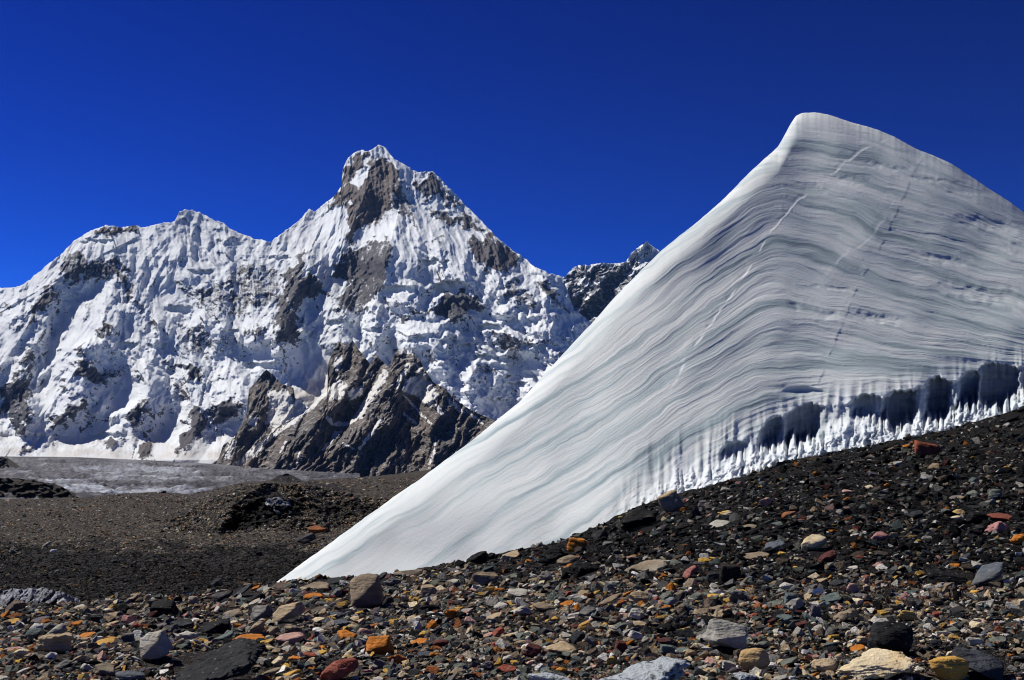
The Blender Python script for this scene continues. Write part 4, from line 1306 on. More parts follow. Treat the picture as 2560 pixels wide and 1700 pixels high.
HERO = [
    # nearest rows, from one end of the picture to the other
    (531, 1662, 232, 112, 'slate', 'slate', 24, 'boulder', "large black layered slate boulder tilted in the nearest row", 'large black slate boulder', dict(stain='black', amt=.6, tilt=26)),
    (372, 1626, 84, 78, 'pale', 'lean', 18, 'boulder', "pale boulder with one lit sloping face and a deep black shadow side", 'pale wedge boulder', dict(stain='tan', amt=.4)),
    (128, 1626, 108, 54, 'tan', 'rough', 8, 'boulder', "tan boulder with a black undercut front below a rounded grey slab", 'tan undercut boulder', dict(stain='dtan', amt=.7)),
    (134, 1586, 62, 36, 'pale', 'round', 18, 'boulder', "rounded light grey boulder resting on the tan undercut boulder", 'rounded light grey boulder', dict(stain='grey', amt=.5)),
    (843, 1676, 92, 54, 'red', 'round', 14, 'boulder', "brick red rounded boulder, the largest red stone of all", 'brick red boulder', dict(stain='pink', amt=.25)),
    (945, 1627, 72, 46, 'orange', 'lean', 2, 'stone', "bright orange blocky stone, the largest orange one", 'largest orange block', dict(stain='rust', amt=.5)),
    (910, 1482, 88, 86, 'dtan', 'lean', 14, 'boulder', "big brown grey pyramid boulder on the ridge before the ice toe", 'brown pyramid boulder', dict(stain='tan', amt=.7)),
    (712, 1537, 84, 54, 'tan', 'lean', 20, 'boulder', "tan boulder with a lit slanting crest and black flank beside a grey boulder", 'tan crested boulder', dict(stain='cream', amt=.5)),
    (646, 1532, 60, 42, 'grey', 'lean', 12, 'boulder', "rough grey boulder with a black face touching the tan crested boulder", 'rough grey boulder', dict(stain='pale', amt=.5)),
    (1820, 1591, 108, 82, 'pale', 'lean', -10, 'boulder', "large flat faced pale grey slab boulder standing in brown gravel", 'pale grey slab boulder', dict(stain='grey', amt=.3, depth=.6, tilt=0)),
    (1890, 1656, 80, 58, 'tan', 'round', 8, 'boulder', "tan boulder with an orange stained top just before the pale grey slab boulder", 'orange topped tan boulder', dict(stain='ochre', amt=.5)),
    (2242, 1617, 112, 86, 'black', 'round', 0, 'boulder', "big rounded charcoal black boulder alone on fine gravel", 'rounded charcoal boulder', dict(stain='slate', amt=.6)),
    (2200, 1690, 184, 64, 'cream', 'rough', 10, 'boulder', "wide cream yellow boulder with a rusty patch, cut by the bottom edge", 'wide cream boulder', dict(stain='ochre', amt=.45)),
    (2379, 1686, 96, 66, 'ochre', 'round', 6, 'boulder', "smooth orange brown boulder next to a blue grey one at the bottom", 'smooth orange brown boulder', dict(stain='rust', amt=.6)),
    (2470, 1676, 126, 84, 'slate', 'wedge', -20, 'boulder', "blue black angular boulder in the bottom corner beside the orange brown one", 'blue black corner boulder', dict(stain='blue', amt=.5)),
    (2070, 1677, 68, 32, 'tan', 'slab', 4, 'stone', "flat tan stone just beside the wide cream boulder", 'flat tan stone', dict(stain='pale', amt=.5)),
    (321, 1694, 74, 30, 'blue', 'round', 0, 'boulder', "smooth blue grey boulder cut off by the bottom edge", 'smooth blue grey boulder', dict(stain='grey', amt=.5)),
    (260, 1684, 62, 28, 'dtan', 'slab', -6, 'stone', "olive tan flat stone beside the smooth blue grey boulder", None, dict(stain='olive', amt=.5)),
    (461, 1592, 60, 34, 'pale', 'rough', 0, 'stone', "whitish stone with a large salmon pink patch", 'pink patched white stone', dict(stain='rose', amt=1.0)),
    (551, 1594, 56, 32, 'green', 'slab', 26, 'stone', "greenish grey slab tilted up beside the pink patched stone", 'greenish tilted slab', {}),
    (534, 1566, 82, 34, 'black', 'wedge', 0, 'stone', "low black triangular stone like a small tent", 'black triangular stone', {}),
    (450, 1565, 62, 19, 'slate', 'slate', 2, 'stone', "long blue black flat stone behind the pink patched stone", None, dict(stain='blue', amt=.5)),
    (404, 1520, 66, 44, 'black', 'block', 4, 'boulder', "black square edged slate block on the ridge crest above the hollow", 'black square block', {}),
    (319, 1551, 38, 27, 'pink', 'rough', 10, 'stone', "rough purple pink stone with white specks", 'rough purple pink stone', dict(stain='rose', amt=.5)),
    (27, 1561, 44, 16, 'ochre', 'slab', -4, 'stone', "flat mustard coloured oval stone near the picture edge", 'mustard oval stone', {}),
    (28, 1523, 52, 36, 'brown', 'wedge', -6, 'boulder', "dark brown boulder in front of the streaked ice wall", 'dark brown boulder', dict(stain='dtan', amt=.5)),
    (156, 1662, 42, 28, 'grey', 'block', 24, 'stone', "light violet grey angular stone tilted up before the tan undercut boulder", 'violet grey angular stone', dict(stain='violet', amt=.5)),
    (50, 1644, 36, 19, 'cream', 'round', 4, 'stone', "small cream rounded stone between the picture edge and the tan undercut boulder", 'small cream round stone', {}),
    (252, 1617, 60, 17, 'ochre', 'slab', 17, 'stone', "thin ochre slab leaning up with a black shadow below", 'thin ochre slab', {}),
    (212, 1592, 46, 13, 'orange', 'slate', 14, 'stone', "thin rusty orange sliver above the thin ochre slab", None, dict(stain='cream', amt=.5)),
    (342, 1569, 28, 17, 'red', 'rough', 6, 'stone', "small red orange stone just before the rough purple pink stone", None, dict(stain='orange', amt=.5)),
    (187, 1566, 30, 15, 'orange', 'slab', 8, 'stone', "small orange brown stone behind the rounded light grey boulder", None, dict(stain='rust', amt=.6)),
    (78, 1593, 44, 24, 'green', 'round', 10, 'stone', "dark green grey lump beside the rounded light grey boulder", None, dict(stain='slate', amt=.5)),
    (249, 1515, 26, 17, 'cream', 'rough', 0, 'stone', "bright cream stone on the ridge crest near the streaked ice wall", 'bright cream crest stone', {}),
    (196, 1513, 40, 16, 'pale', 'slab', 14, 'stone', "pale thin slab capping a black stone on the crest by the ice wall", None, dict(stain='cream', amt=.5)),
    (548, 1493, 58, 28, 'slate', 'slate', 14, 'boulder', "violet black slate block with stepped layers on the ridge crest", 'stepped violet slate', dict(stain='violet', amt=.6)),
    (604, 1482, 52, 32, 'slate', 'slate', 38, 'stone', "steeply leaning blue black slate on the crest by the ice toe", 'leaning blue black slate', dict(stain='blue', amt=.5)),
    (640, 1494, 44, 24, 'black', 'wedge', 10, 'stone', "small black pointed slate right beside the leaning slate on the crest", None, {}),
    (481, 1502, 28, 20, 'tan', 'round', 4, 'stone', "small knobbly tan stone on the crest beside the stepped violet slate", None, dict(stain='pale', amt=.5)),
    (779, 1470, 84, 17, 'dtan', 'slab', 12, 'stone', "long tan flat slab lying along the crest under the ice toe", 'long tan crest slab', dict(stain='brown', amt=.6)),
    (695, 1466, 54, 16, 'brown', 'slab', 10, 'stone', "brown flat slab at the very tip of the ice toe", 'brown slab at the ice tip', dict(stain='slate', amt=.5)),
    (834, 1452, 50, 14, 'slate', 'slate', 12, 'stone', "dark slate flake against the ice just past the long tan slab", None, {}),
    (632, 1510, 34, 18, 'pale', 'slab', 30, 'stone', "pale striped slab leaning above the rough grey boulder", None, dict(stain='tan', amt=.5)),
    (720, 1606, 74, 30, 'rose', 'slab', 4, 'boulder', "pinkish tan flat boulder with a black hollow beneath", 'pinkish tan flat boulder', dict(stain='dtan', amt=.4)),
    (731, 1573, 44, 28, 'dtan', 'rough', 4, 'stone', "knobbly brown stone just before the tan crested boulder", 'knobbly brown stone', dict(stain='olive', amt=.5)),
    (678, 1579, 38, 22, 'dtan', 'wedge', 4, 'stone', "small tan pyramid stone beside the knobbly brown stone", None, {}),
    (640, 1570, 40, 34, 'tan', 'rough', 28, 'stone', "light tan lump of two rounded knobs beside the greenish slab", None, dict(stain='cream', amt=.4)),
    (620, 1598, 92, 15, 'orange', 'slab', -4, 'stone', "long low orange pink slab before the light tan lump", None, dict(stain='rose', amt=.9)),
    (572, 1612, 30, 17, 'red', 'rough', 0, 'stone', "dark red stone pair end sitting behind the large black slate", None, {}),
    (660, 1614, 46, 18, 'gold', 'rough', 10, 'stone', "golden tan stone between the pinkish flat boulder and black slate", None, dict(stain='tan', amt=.7)),
    (863, 1607, 52, 24, 'orange', 'slab', -10, 'stone', "orange brown slab behind the largest orange block", 'orange brown slab', dict(stain='rose', amt=.5)),
    (994, 1654, 60, 26, 'rust', 'rough', -4, 'stone', "dark rusty stone lying against the largest orange block", 'dark rusty stone', dict(stain='orange', amt=.4)),
    (912, 1580, 44, 21, 'rose', 'round', -6, 'stone', "pale pink rounded stone with an orange edge", 'pale pink round stone', dict(stain='pink', amt=.5)),
    (1078, 1566, 28, 28, 'orange', 'wedge', 0, 'stone', "small orange pyramid standing upright on an ochre stone", 'small orange pyramid', {}),
    (1128, 1543, 34, 26, 'orange', 'block', -12, 'stone', "orange cube like stone with a black shaded side", 'orange cube like stone', dict(stain='rust', amt=.3)),
    (773, 1648, 36, 15, 'red', 'slab', -6, 'stone', "flat crimson stone between pinkish boulder and brick red boulder", 'flat crimson stone', {}),
    (805, 1643, 28, 13, 'gold', 'slab', -6, 'stone', "small golden yellow chip beside the flat crimson stone", None, {}),
    (729, 1678, 42, 19, 'ochre', 'slab', 14, 'stone', "tilted ochre yellow slab between black slate and brick red boulder", 'tilted ochre slab', dict(stain='gold', amt=.5)),
    (691, 1655, 32, 26, 'cream', 'wedge', -8, 'stone', "cream angular stone beside the shadow of the large black slate", 'cream angular stone', dict(stain='tan', amt=.3)),
    (1008, 1492, 28, 20, 'cream', 'rough', 0, 'stone', "pale yellow knob on dark gravel beside the brown pyramid boulder", 'pale yellow knob', {}),
    (1156, 1667, 52, 20, 'olive', 'round', -4, 'stone', "smooth olive grey oval stone", 'smooth olive oval stone', {}),
    (782, 1498, 50, 17, 'orange', 'slab', -4, 'stone', "orange flat block behind the tan crested boulder", 'orange flat block', dict(stain='rust', amt=.6)),
    (818, 1510, 30, 15, 'gold', 'rough', 8, 'stone', "small golden orange stone between orange flat block and brown pyramid", None, dict(stain='orange', amt=.4)),
    (1207, 1447, 78, 37, 'tan', 'block', -4, 'boulder', "two toned squared block, ochre on one side and black in front, by the ice edge", 'two toned squared block', dict(stain='slate', amt=.7)),
    (853, 1558, 40, 21, 'blue', 'slate', 4, 'stone', "blue black angular flake behind the pale pink round stone", None, {}),
    (1075, 1515, 52, 24, 'black', 'round', 6, 'stone', "black lumpy stone behind the small orange pyramid", 'black lumpy stone', {}),
    (1243, 1583, 34, 26, 'red', 'wedge', 26, 'stone', "brick red slanting wedge with a darker brown half", 'red slanting wedge', dict(stain='maroon', amt=.6)),
    (1102, 1621, 40, 20, 'maroon', 'round', 2, 'stone', "dark maroon stone with an orange neighbour, beyond the dark rusty stone", 'dark maroon stone', {}),
    (1086, 1646, 28, 15, 'orange', 'rough', -8, 'stone', "small fiery orange stone just before the dark maroon stone", None, dict(stain='red', amt=.5)),
    (949, 1661, 32, 23, 'violet', 'block', -18, 'stone', "violet grey tilted chip between brick red boulder and rusty stone", None, {}),
    (1019, 1431, 80, 11, 'dtan', 'slate', 4, 'stone', "long thin brown slab lying right at the ice edge", 'thin brown slab at the ice edge', dict(stain='slate', amt=.6)),
    (1407, 1623, 84, 24, 'tan', 'slab', -4, 'stone', "broad tan slab with ragged edge beside dark grey stones", 'broad ragged tan slab', dict(stain='ochre', amt=.4)),
    (1553, 1610, 36, 36, 'maroon', 'block', -4, 'stone', "upright red brown cube shaped stone", 'red brown cube stone', dict(stain='rust', amt=.8)),
    (1443, 1600, 44, 32, 'slate', 'wedge', 0, 'stone', "dark grey pointed stone behind the broad ragged tan slab", 'dark grey pointed stone', {}),
    (1480, 1606, 36, 27, 'grey', 'slab', -32, 'stone', "light grey leaning slab touching the dark grey pointed stone", None, dict(stain='blue', amt=.5)),
    (1461, 1563, 32, 25, 'ochre', 'block', 28, 'stone', "brown ochre tilted stone alone in red gravel", 'brown ochre tilted stone', dict(stain='brown', amt=.3)),
    (1418, 1511, 35, 17, 'orange', 'slab', 10, 'stone', "bright orange flat stone just behind a tan grey slab", 'bright orange flat stone', {}),
    (1668, 1534, 28, 15, 'orange', 'wedge', 6, 'stone', "small vivid orange stone with a black base behind the pale grey slab boulder", 'vivid orange small stone', dict(stain='gold', amt=.3)),
    (1665, 1576, 54, 30, 'black', 'rough', 4, 'stone', "rough dark stone with a pale cap near the pale grey slab boulder", 'rough dark capped stone', dict(stain='dtan', amt=.25)),
    (1593, 1543, 42, 31, 'pale', 'rough', -4, 'stone', "pitted pale grey stone like a sponge", 'pitted pale stone', {}),
    (1363, 1530, 62, 18, 'dtan', 'slab', -3, 'stone', "flat taupe slab before the bright orange flat stone", 'flat taupe slab', {}),
    (1295, 1487, 58, 18, 'pale', 'slab', -3, 'stone', "flat pale grey slab before the two toned block", 'flat pale grey slab', {}),
    (1529, 1504, 58, 27, 'dtan', 'round', 16, 'stone', "brown loaf shaped stone leaning on a dark slate", 'brown loaf stone', dict(stain='brown', amt=.5)),
    (1724, 1426, 44, 36, 'red', 'wedge', 34, 'stone', "rose red slate wedge pointing up on the dark slope", 'rose red wedge', dict(stain='pink', amt=.6)),
    (1829, 1425, 58, 47, 'black', 'block', 0, 'boulder', "upright jet black cube of slate on the slope", 'jet black cube', dict(stain='brown', amt=.25)),
    (1366, 1446, 48, 30, 'pale', 'rough', 10, 'stone', "whitish rough stone stained brown below, near the ice edge", 'whitish rough stone', dict(stain='brown', amt=.6)),
    (1434, 1489, 28, 15, 'white', 'rough', 8, 'stone', "small bright white stone before the whitish rough stone", 'small bright white stone', {}),
    (1473, 1461, 24, 12, 'white', 'slab', 0, 'stone', "small white oval flake beyond the small bright white stone", None, {}),
    (1677, 1511, 32, 23, 'blue', 'round', 20, 'stone', "light blue grey rounded stone behind the vivid orange small stone", 'light blue grey stone', dict(stain='pale', amt=.4)),
    (1788, 1485, 36, 11, 'gold', 'slab', -3, 'stone', "flat golden slab lying between the jet black cube and pale slab boulder", 'flat golden slab', {}),
    (1618, 1423, 112, 25, 'dtan', 'slab', 10, 'stone', "long stepped tan slab, the longest pale slab on the slope", 'long stepped tan slab', dict(stain='pale', amt=.5)),
    (1458, 1432, 108, 34, 'black', 'slate', -6, 'boulder', "wide black slate shelf beside the long stepped tan slab", 'wide black slate shelf', {}),
    (1268, 1671, 52, 19, 'red', 'slab', -6, 'stone', "dark red flat stone near the bottom between olive oval and ice lump", 'dark red flat stone', dict(stain='maroon', amt=.5)),
    (1403, 1666, 30, 16, 'orange', 'rough', -6, 'stone', "small amber orange stone behind the small ice lump", None, dict(stain='gold', amt=.5)),
    (1349, 1662, 26, 19, 'white', 'wedge', 14, 'stone', "small white angular stone between dark red flat stone and amber stone", None, dict(stain='grey', amt=.4)),
    (2272, 1535, 52, 27, 'gold', 'rough', 0, 'stone', "mustard yellow lumpy stone behind the rounded charcoal boulder", 'mustard lumpy stone', dict(stain='tan', amt=.5)),
    (1993, 1528, 42, 40, 'pale', 'rough', 14, 'stone', "pale speckled upright stone leaning on a dark green one", 'pale speckled stone', dict(stain='grey', amt=.5)),
    (1981, 1503, 40, 32, 'green', 'block', 6, 'stone', "dark green grey blocky stone behind the pale speckled stone", None, {}),
    (2042, 1538, 28, 33, 'violet', 'block', -8, 'stone', "upright violet grey stone beside the pale speckled stone", 'upright violet grey stone', {}),
    (1967, 1557, 42, 23, 'green', 'wedge', -8, 'stone', "dull green grey stone just before the pale speckled stone", None, dict(stain='slate', amt=.4)),
    (2474, 1430, 88, 58, 'blue', 'slab', 34, 'boulder', "blue grey slate slab tilted steeply with black shaded edge", 'tilted blue grey slab', dict(stain='grey', amt=.6)),
    (2379, 1434, 108, 30, 'black', 'block', -2, 'boulder', "long low black slate bar next to the tilted blue grey slab", 'long black slate bar', {}),
    (2506, 1579, 40, 24, 'maroon', 'round', 0, 'stone', "red brown rounded stone on pale chips near the picture edge", 'red brown round stone', dict(stain='rust', amt=.4)),
    (2345, 1528, 24, 17, 'red', 'block', 0, 'stone', "small red block just past the mustard lumpy stone", None, {}),
    (1888, 1549, 22, 17, 'red', 'rough', 6, 'stone', "small scarlet orange stone behind the pale grey slab boulder", None, dict(stain='orange', amt=.6)),
    (2079, 1502, 56, 24, 'green', 'slate', 16, 'stone', "thin grey green slate sheet tilted on pebbles", 'thin grey green slate', dict(stain='grey', amt=.5)),
    (2175, 1678, 24, 14, 'gold', 'round', 0, 'stone', "tiny amber knob on gravel between flat tan stone and charcoal boulder", None, {}) if False else
    (2174, 1626, 16, 13, 'gold', 'round', 0, 'stone', "tiny amber knob on gravel touching the charcoal boulder", None, {}),
    # slope below the ice
    (1677, 1253, 66, 58, 'tan', 'block', 22, 'boulder', "light tan upright boulder leaning at the ice edge", 'light tan upright boulder', dict(stain='dtan', amt=.4)),
    (1602, 1303, 104, 50, 'black', 'slate', 12, 'boulder', "black layered slate outcrop with pale streaks near the ice edge", 'black layered outcrop', dict(stain='dtan', amt=.25)),
    (1823, 1288, 52, 21, 'cream', 'rough', -4, 'stone', "yellow stone with an orange end perched on a pale slab", 'yellow perched stone', dict(stain='ochre', amt=.9)),
    (1800, 1311, 62, 21, 'pale', 'slab', 16, 'stone', "pale grey slab tilted under the yellow perched stone", 'tilted pale slab', {}),
    (1914, 1252, 30, 21, 'rose', 'rough', 16, 'stone', "small pinkish tan stone with grooves on the black slope", 'grooved pinkish stone', dict(stain='cream', amt=.4)),
    (2041, 1362, 66, 40, 'cream', 'round', 12, 'boulder', "golden yellow rounded boulder on the black slope", 'golden yellow boulder', dict(stain='ochre', amt=.6)),
    (2073, 1391, 46, 30, 'maroon', 'round', 20, 'stone', "very dark red brown stone just before the golden yellow boulder", None, {}),
    (1973, 1288, 36, 19, 'rust', 'round', 16, 'stone', "dull brown stone on the slope past the yellow perched stone", None, dict(stain='brown', amt=.5)),
    (1938, 1362, 52, 30, 'blue', 'slate', 20, 'stone', "grey blue slanting stone above a long taupe slab", 'grey blue slanting stone', dict(stain='violet', amt=.5)),
    (1896, 1383, 68, 15, 'dtan', 'slab', 10, 'stone', "long taupe slab below the grey blue slanting stone", None, {}),
    (1957, 1386, 20, 9, 'gold', 'slab', 0, 'stone', "small yellow chip past the long taupe slab", None, {}),
    (1782, 1390, 28, 10, 'ochre', 'slab', -4, 'stone', "ochre chip in a pair with a tan chip behind the jet black cube", None, {}),
    (1989, 1415, 14, 9, 'gold', 'rough', 0, 'stone', "tiny golden pebble past the jet black cube on the slope", None, {}),
    (2320, 1115, 62, 40, 'red', 'block', -6, 'boulder', "orange red squared boulder right under the fringed ice foot", 'red boulder under the ice', dict(stain='rust', amt=.4)),
    (2535, 1043, 42, 20, 'black', 'slate', 14, 'boulder', "black flat boulder at the ice foot by the picture edge", 'black boulder at the ice foot', {}),
    (2400, 1276, 30, 14, 'gold', 'round', 6, 'stone', "bright yellow pebble, upper one of a yellow pair on the slope", 'upper yellow pebble', dict(stain='cream', amt=.5)),
    (2394, 1292, 27, 12, 'cream', 'round', 6, 'stone', "pale yellow pebble, lower one of the yellow pair", None, {}),
    (2510, 1293, 68, 18, 'red', 'slab', -3, 'stone', "long dull red slab above a purple pink stone", 'long dull red slab', dict(stain='brown', amt=.4)),
    (2498, 1317, 56, 31, 'pink', 'rough', 14, 'stone', "purple pink rough stone with pale veins below the dull red slab", 'veined purple pink stone', dict(stain='rose', amt=.6)),
    (2450, 1290, 54, 28, 'black', 'block', 0, 'boulder', "black block tucked behind the dull red slab", None, {}),
    (2202, 1347, 46, 23, 'pink', 'round', 2, 'stone', "oval pink stone alone on the black slope", 'oval pink stone', {}),
    (2548, 1358, 38, 27, 'orange', 'rough', 0, 'stone', "rusty orange stone cut by the picture edge on the slope", 'rusty edge stone', dict(stain='rust', amt=.6)),
    (2218, 1214, 20, 14, 'orange', 'round', 0, 'stone', "tiny orange pebble high on the black slope under the ice", 'tiny orange pebble', {}),
    (2121, 1229, 30, 10, 'rose', 'slab', -2, 'stone', "cream pink flat chip high on the black slope", 'cream pink chip', {}),
    (2171, 1214, 26, 10, 'cream', 'slab', 18, 'stone', "cream tilted chip between cream pink chip and tiny orange pebble", None, {}),
    (2432, 1232, 34, 18, 'olive', 'slate', 14, 'stone', "olive grey pointed slate on the upper black slope", 'olive pointed slate', {}),
    (2292, 1291, 44, 18, 'slate', 'slate', 12, 'stone', "blue black flake pile shape on the slope before the yellow pair", None, dict(stain='blue', amt=.5)),
    (2391, 1409, 24, 9, 'orange', 'slab', -2, 'stone', "orange brown chip right behind the long black slate bar", None, {}),
    (2197, 1407, 28, 16, 'rose', 'rough', 14, 'stone', "small pinkish white stone below the oval pink stone", None, {}),
    (2128, 1417, 44, 13, 'pale', 'round', 8, 'stone', "pale olive boat shaped stone below the golden yellow boulder", 'pale boat shaped stone', dict(stain='olive', amt=.4)),
    (2101, 1290, 20, 16, 'pale', 'round', 4, 'stone', "light grey pebble on the slope beyond the golden yellow boulder", None, {}),
    (1444, 1361, 54, 34, 'orange', 'block', 0, 'boulder', "bright orange boulder with black underside at the ice edge", 'orange boulder at the ice edge', dict(stain='ochre', amt=.4)),
    (1276, 1388, 52, 22, 'tan', 'slab', 6, 'stone', "tan flat stone lying on the edge of the ice", 'tan stone at the ice edge', dict(stain='cream', amt=.4)),
    (1194, 1399, 58, 30, 'black', 'wedge', 4, 'stone', "black tent shaped slate against the white ice", 'black tent shaped slate', {}),
    (1227, 1391, 26, 17, 'black', 'wedge', 0, 'stone', "small black peak shaped slate next to the tent shaped slate", None, {}),
    (1384, 1393, 76, 38, 'black', 'rough', 4, 'boulder', "large black lumpy boulder before the orange boulder at the ice edge", 'large black lumpy boulder', {}),
    (1420, 1402, 56, 25, 'dtan', 'round', 6, 'stone', "brown rounded stone with orange chip beside the black lumpy boulder", 'brown rounded stone', dict(stain='tan', amt=.5)),
    (1430, 1415, 30, 12, 'orange', 'slab', -4, 'stone', "orange chip leaning on the brown rounded stone", None, {}),
    (1321, 1402, 18, 9, 'orange', 'rough', 0, 'stone', "tiny orange chip between tan stone at the ice edge and black boulder", None, {}),
    (1500, 1338, 44, 30, 'slate', 'wedge', 18, 'stone', "slate wedge tipped with tan at the ice edge past the orange boulder", None, dict(stain='tan', amt=.3)),
    (981, 1454, 48, 27, 'grey', 'rough', 4, 'stone', "grey stone with a light rough top beside the brown pyramid boulder", None, dict(stain='pale', amt=.7)),
    (950, 1443, 36, 24, 'slate', 'slate', 30, 'stone', "blue black slate leaning against the top of the brown pyramid boulder", None, dict(stain='blue', amt=.4)),
]
ON_MORAINE = [
    (759, 1347, 56, 26, 'slate', 'wedge', 8, 'boulder', "dark grey boulder on the moraine close to the ice edge", dict(stain='grey', amt=.4)),
    (792, 1325, 46, 18, 'rust', 'slab', -4, 'boulder', "rusty brown slab on the moraine behind the dark grey boulder", dict(stain='brown', amt=.5)),
    (538, 1457, 34, 20, 'slate', 'wedge', 4, 'boulder', "blue grey boulder standing alone in the dark hollow", dict(stain='blue', amt=.4)),
    (286, 1394, 12, 10, 'cream', 'round', 0, 'stone', "cream coloured block standing out on the dark moraine floor", {}),
    (286, 1405, 14, 9, 'slate', 'block', 0, 'stone', "dark block supporting the cream coloured block on the moraine", {}),
    (113, 1361, 24, 16, 'grey', 'slab', 26, 'boulder', "grey tilted slab on the step of the dark moraine", dict(stain='pale', amt=.4)),
    (130, 1379, 18, 10, 'white', 'rough', 0, 'stone', "small bluish white lump under the grey tilted slab", {}),
    (30, 1380, 20, 13, 'grey', 'rough', 0, 'stone', "light grey lump on the dark moraine near the picture edge", {}),
    (700, 1308, 16, 8, 'tan', 'slab', 6, 'stone', "tan block on the brown moraine below the dark mound", {}),
    (630, 1467, 14, 10, 'blue', 'wedge', 10, 'stone', "small blue grey chip in the hollow by the ice toe", {}) if False else
    (646, 1385, 16, 11, 'black', 'block', 0, 'stone', "black block on the moraine near the ice toe", {}),
    (407, 1230, 14, 7, 'black', 'wedge', 0, 'stone', "tiny black boulder on the moraine skyline before the glacier", {}),
]
for px, py, w, h, col, kind, roll, nm, lab, short, kw in HERO:
    put_stone(px, py, w, h, col, kind, roll, nm, lab, short, cat="boulder" if nm == 'boulder' else "stone", **kw)
for px, py, w, h, col, kind, roll, nm, lab, kw in ON_MORAINE:
    put_stone(px, py, w, h, col, kind, roll, nm, lab, None, cat="boulder" if nm == 'boulder' else "stone", where='moraine', **kw)

# lumps of dirty ice among the stones
k = NB("dirty_ice")
co = k.coord()
na = k.noise(co, 9, 5, 0.65); nb_ = k.noise(co, 38, 3, 0.6)
cc = k.mix(k.mapr(k.math('ADD', na, k.math('MULTIPLY', nb_, .5)), 0.80, 0.92), (0.40, 0.43, 0.44), (0.07, 0.075, 0.08))
M_DIRTY = k.done(cc, 0.35, k.bump(k.math('ADD', na, nb_), 0.7, 0.03))
put_stone(1615, 1700, 236, 84, 'white', 'rough', 8, 'ice_lump', "large lump of grey speckled ice cut by the bottom edge", 'large ice lump', cat='ice lump', mat=M_DIRTY)
put_stone(1375, 1704, 108, 32, 'white', 'round', 0, 'ice_lump', "low smooth ice lump at the bottom edge beside the larger lump", 'small ice lump', cat='ice lump', mat=M_DIRTY)
put_stone(1866, 1704, 60, 22, 'white', 'round', 0, 'ice_lump', "small icy lump at the bottom edge before the orange topped tan boulder", None, cat='ice lump', mat=M_DIRTY)


def ice_wall():
    """bare streaked ice exposed in the hollow behind the near ridge"""
    cols = np.linspace(-90, 200, 150)
    t = np.linspace(0, 1, 60)[:, None]
    top = interp([(-90, 1470), (20, 1474), (100, 1470), (150, 1478), (200, 1500)], cols) + fbm(cols / 20, cols * 0, 3, 700) * 5
    R = 1550 + (top[None] - 1550) * t
    C = np.broadcast_to(cols[None], R.shape).copy()
    Y = 19.4 + (1550 - R) / 80 * 1.5 - ridged((C + R * .35) / 34, R / 60, 4, 703, .6) * 0.2 + 1.4 * sstep(150, 200, C)
    P = unproject(C, R, Y)
    back = []
    for i in range(1, 5):
        q = P[-1].copy(); q[:, 1] += 0.3 * i; q[:, 2] -= 0.25 * i
        back.append(q)
    Pf = np.concatenate([P, np.stack(back)], 0)
    k = NB("streaked_ice")
    co = k.coord()
    a = k.noise(k.mapping(co, (1.6, 1, 0.8)), 3.0, 6, 0.7, dist=1.2)
    b = k.noise(co, 17, 3, 0.6)
    f = k.math('ADD', a, k.math('MULTIPLY', k.math('SUBTRACT', b, .5), .5))
    col = k.ramp(f, [(0.42, (0.03, 0.03, 0.033)), (0.54, (0.24, 0.25, 0.29)), (0.74, (0.52, 0.53, 0.58))])
    m = k.done(col, 0.55, k.bump(f, 0.7, 0.08))
    o = grid_mesh("ice_wall", Pf, m)
    tag(o, "low streaky wall of bluish dirty ice in the hollow behind the near ridge", "ice wall")


ice_wall()


k = NB("dull_ice")
co = k.coord()
f = k.math('ADD', k.noise(k.mapping(co, (1.4, 1, 0.5)), 0.5, 5, 0.65), k.math('MULTIPLY', k.math('SUBTRACT', k.noise(co, 2.5, 3, 0.6), .5), .5))
M_DULL = k.done(k.ramp(f, [(0.40, (0.02, 0.02, 0.022)), (0.52, (0.16, 0.165, 0.18)), (0.68, (0.50, 0.52, 0.56))]), 0.5, k.bump(f, 0.7, 0.5))


def ice_patch(label, pts, Yoff, seed):
    P0 = np.array(pts, float); x0, y0 = P0.min(0); x1, y1 = P0.max(0)
    C, R = np.meshgrid(np.linspace(x0, x1, 40), np.linspace(y1, y0, 30))
    crest = sinterp(CREST, C, 14)
    base = np.maximum(sinterp([(400, 1326), (560, 1336), (700, 1330), (900, 1318), (1200, 1312)], C, 40) + 8, crest + 4)
    Q = mound_point(C, (base - R) / (base - crest))[0]
    m = poly_mask(C, R, pts, 3, (fbm(C / 9, R / 9, 3, seed) * 4, fbm(C / 9, R / 9, 3, seed + 1) * 4))
    Q[..., 1] -= Q[..., 1] * (-0.004 + 0.010 * m + 0.006 * ridged(C / 7, R / 22, 3, seed + 2) * m)
    Q[..., 2] += (-3 + 4.5 * m) * Q[..., 1] / FPX
    o = grid_mesh("ice_patch", Q, M_DULL)
    tag(o, label, "ice patch")


ice_patch("grey ice exposed on the dark face of the moraine mound", [(664, 1262), (676, 1246), (700, 1242), (718, 1256), (712, 1270), (695, 1285), (680, 1270)], 1, 721)
ice_patch("small bright ice sliver on the moraine mound beside the grey ice", [(718, 1264), (728, 1247), (732, 1250), (728, 1264)], 1, 731)

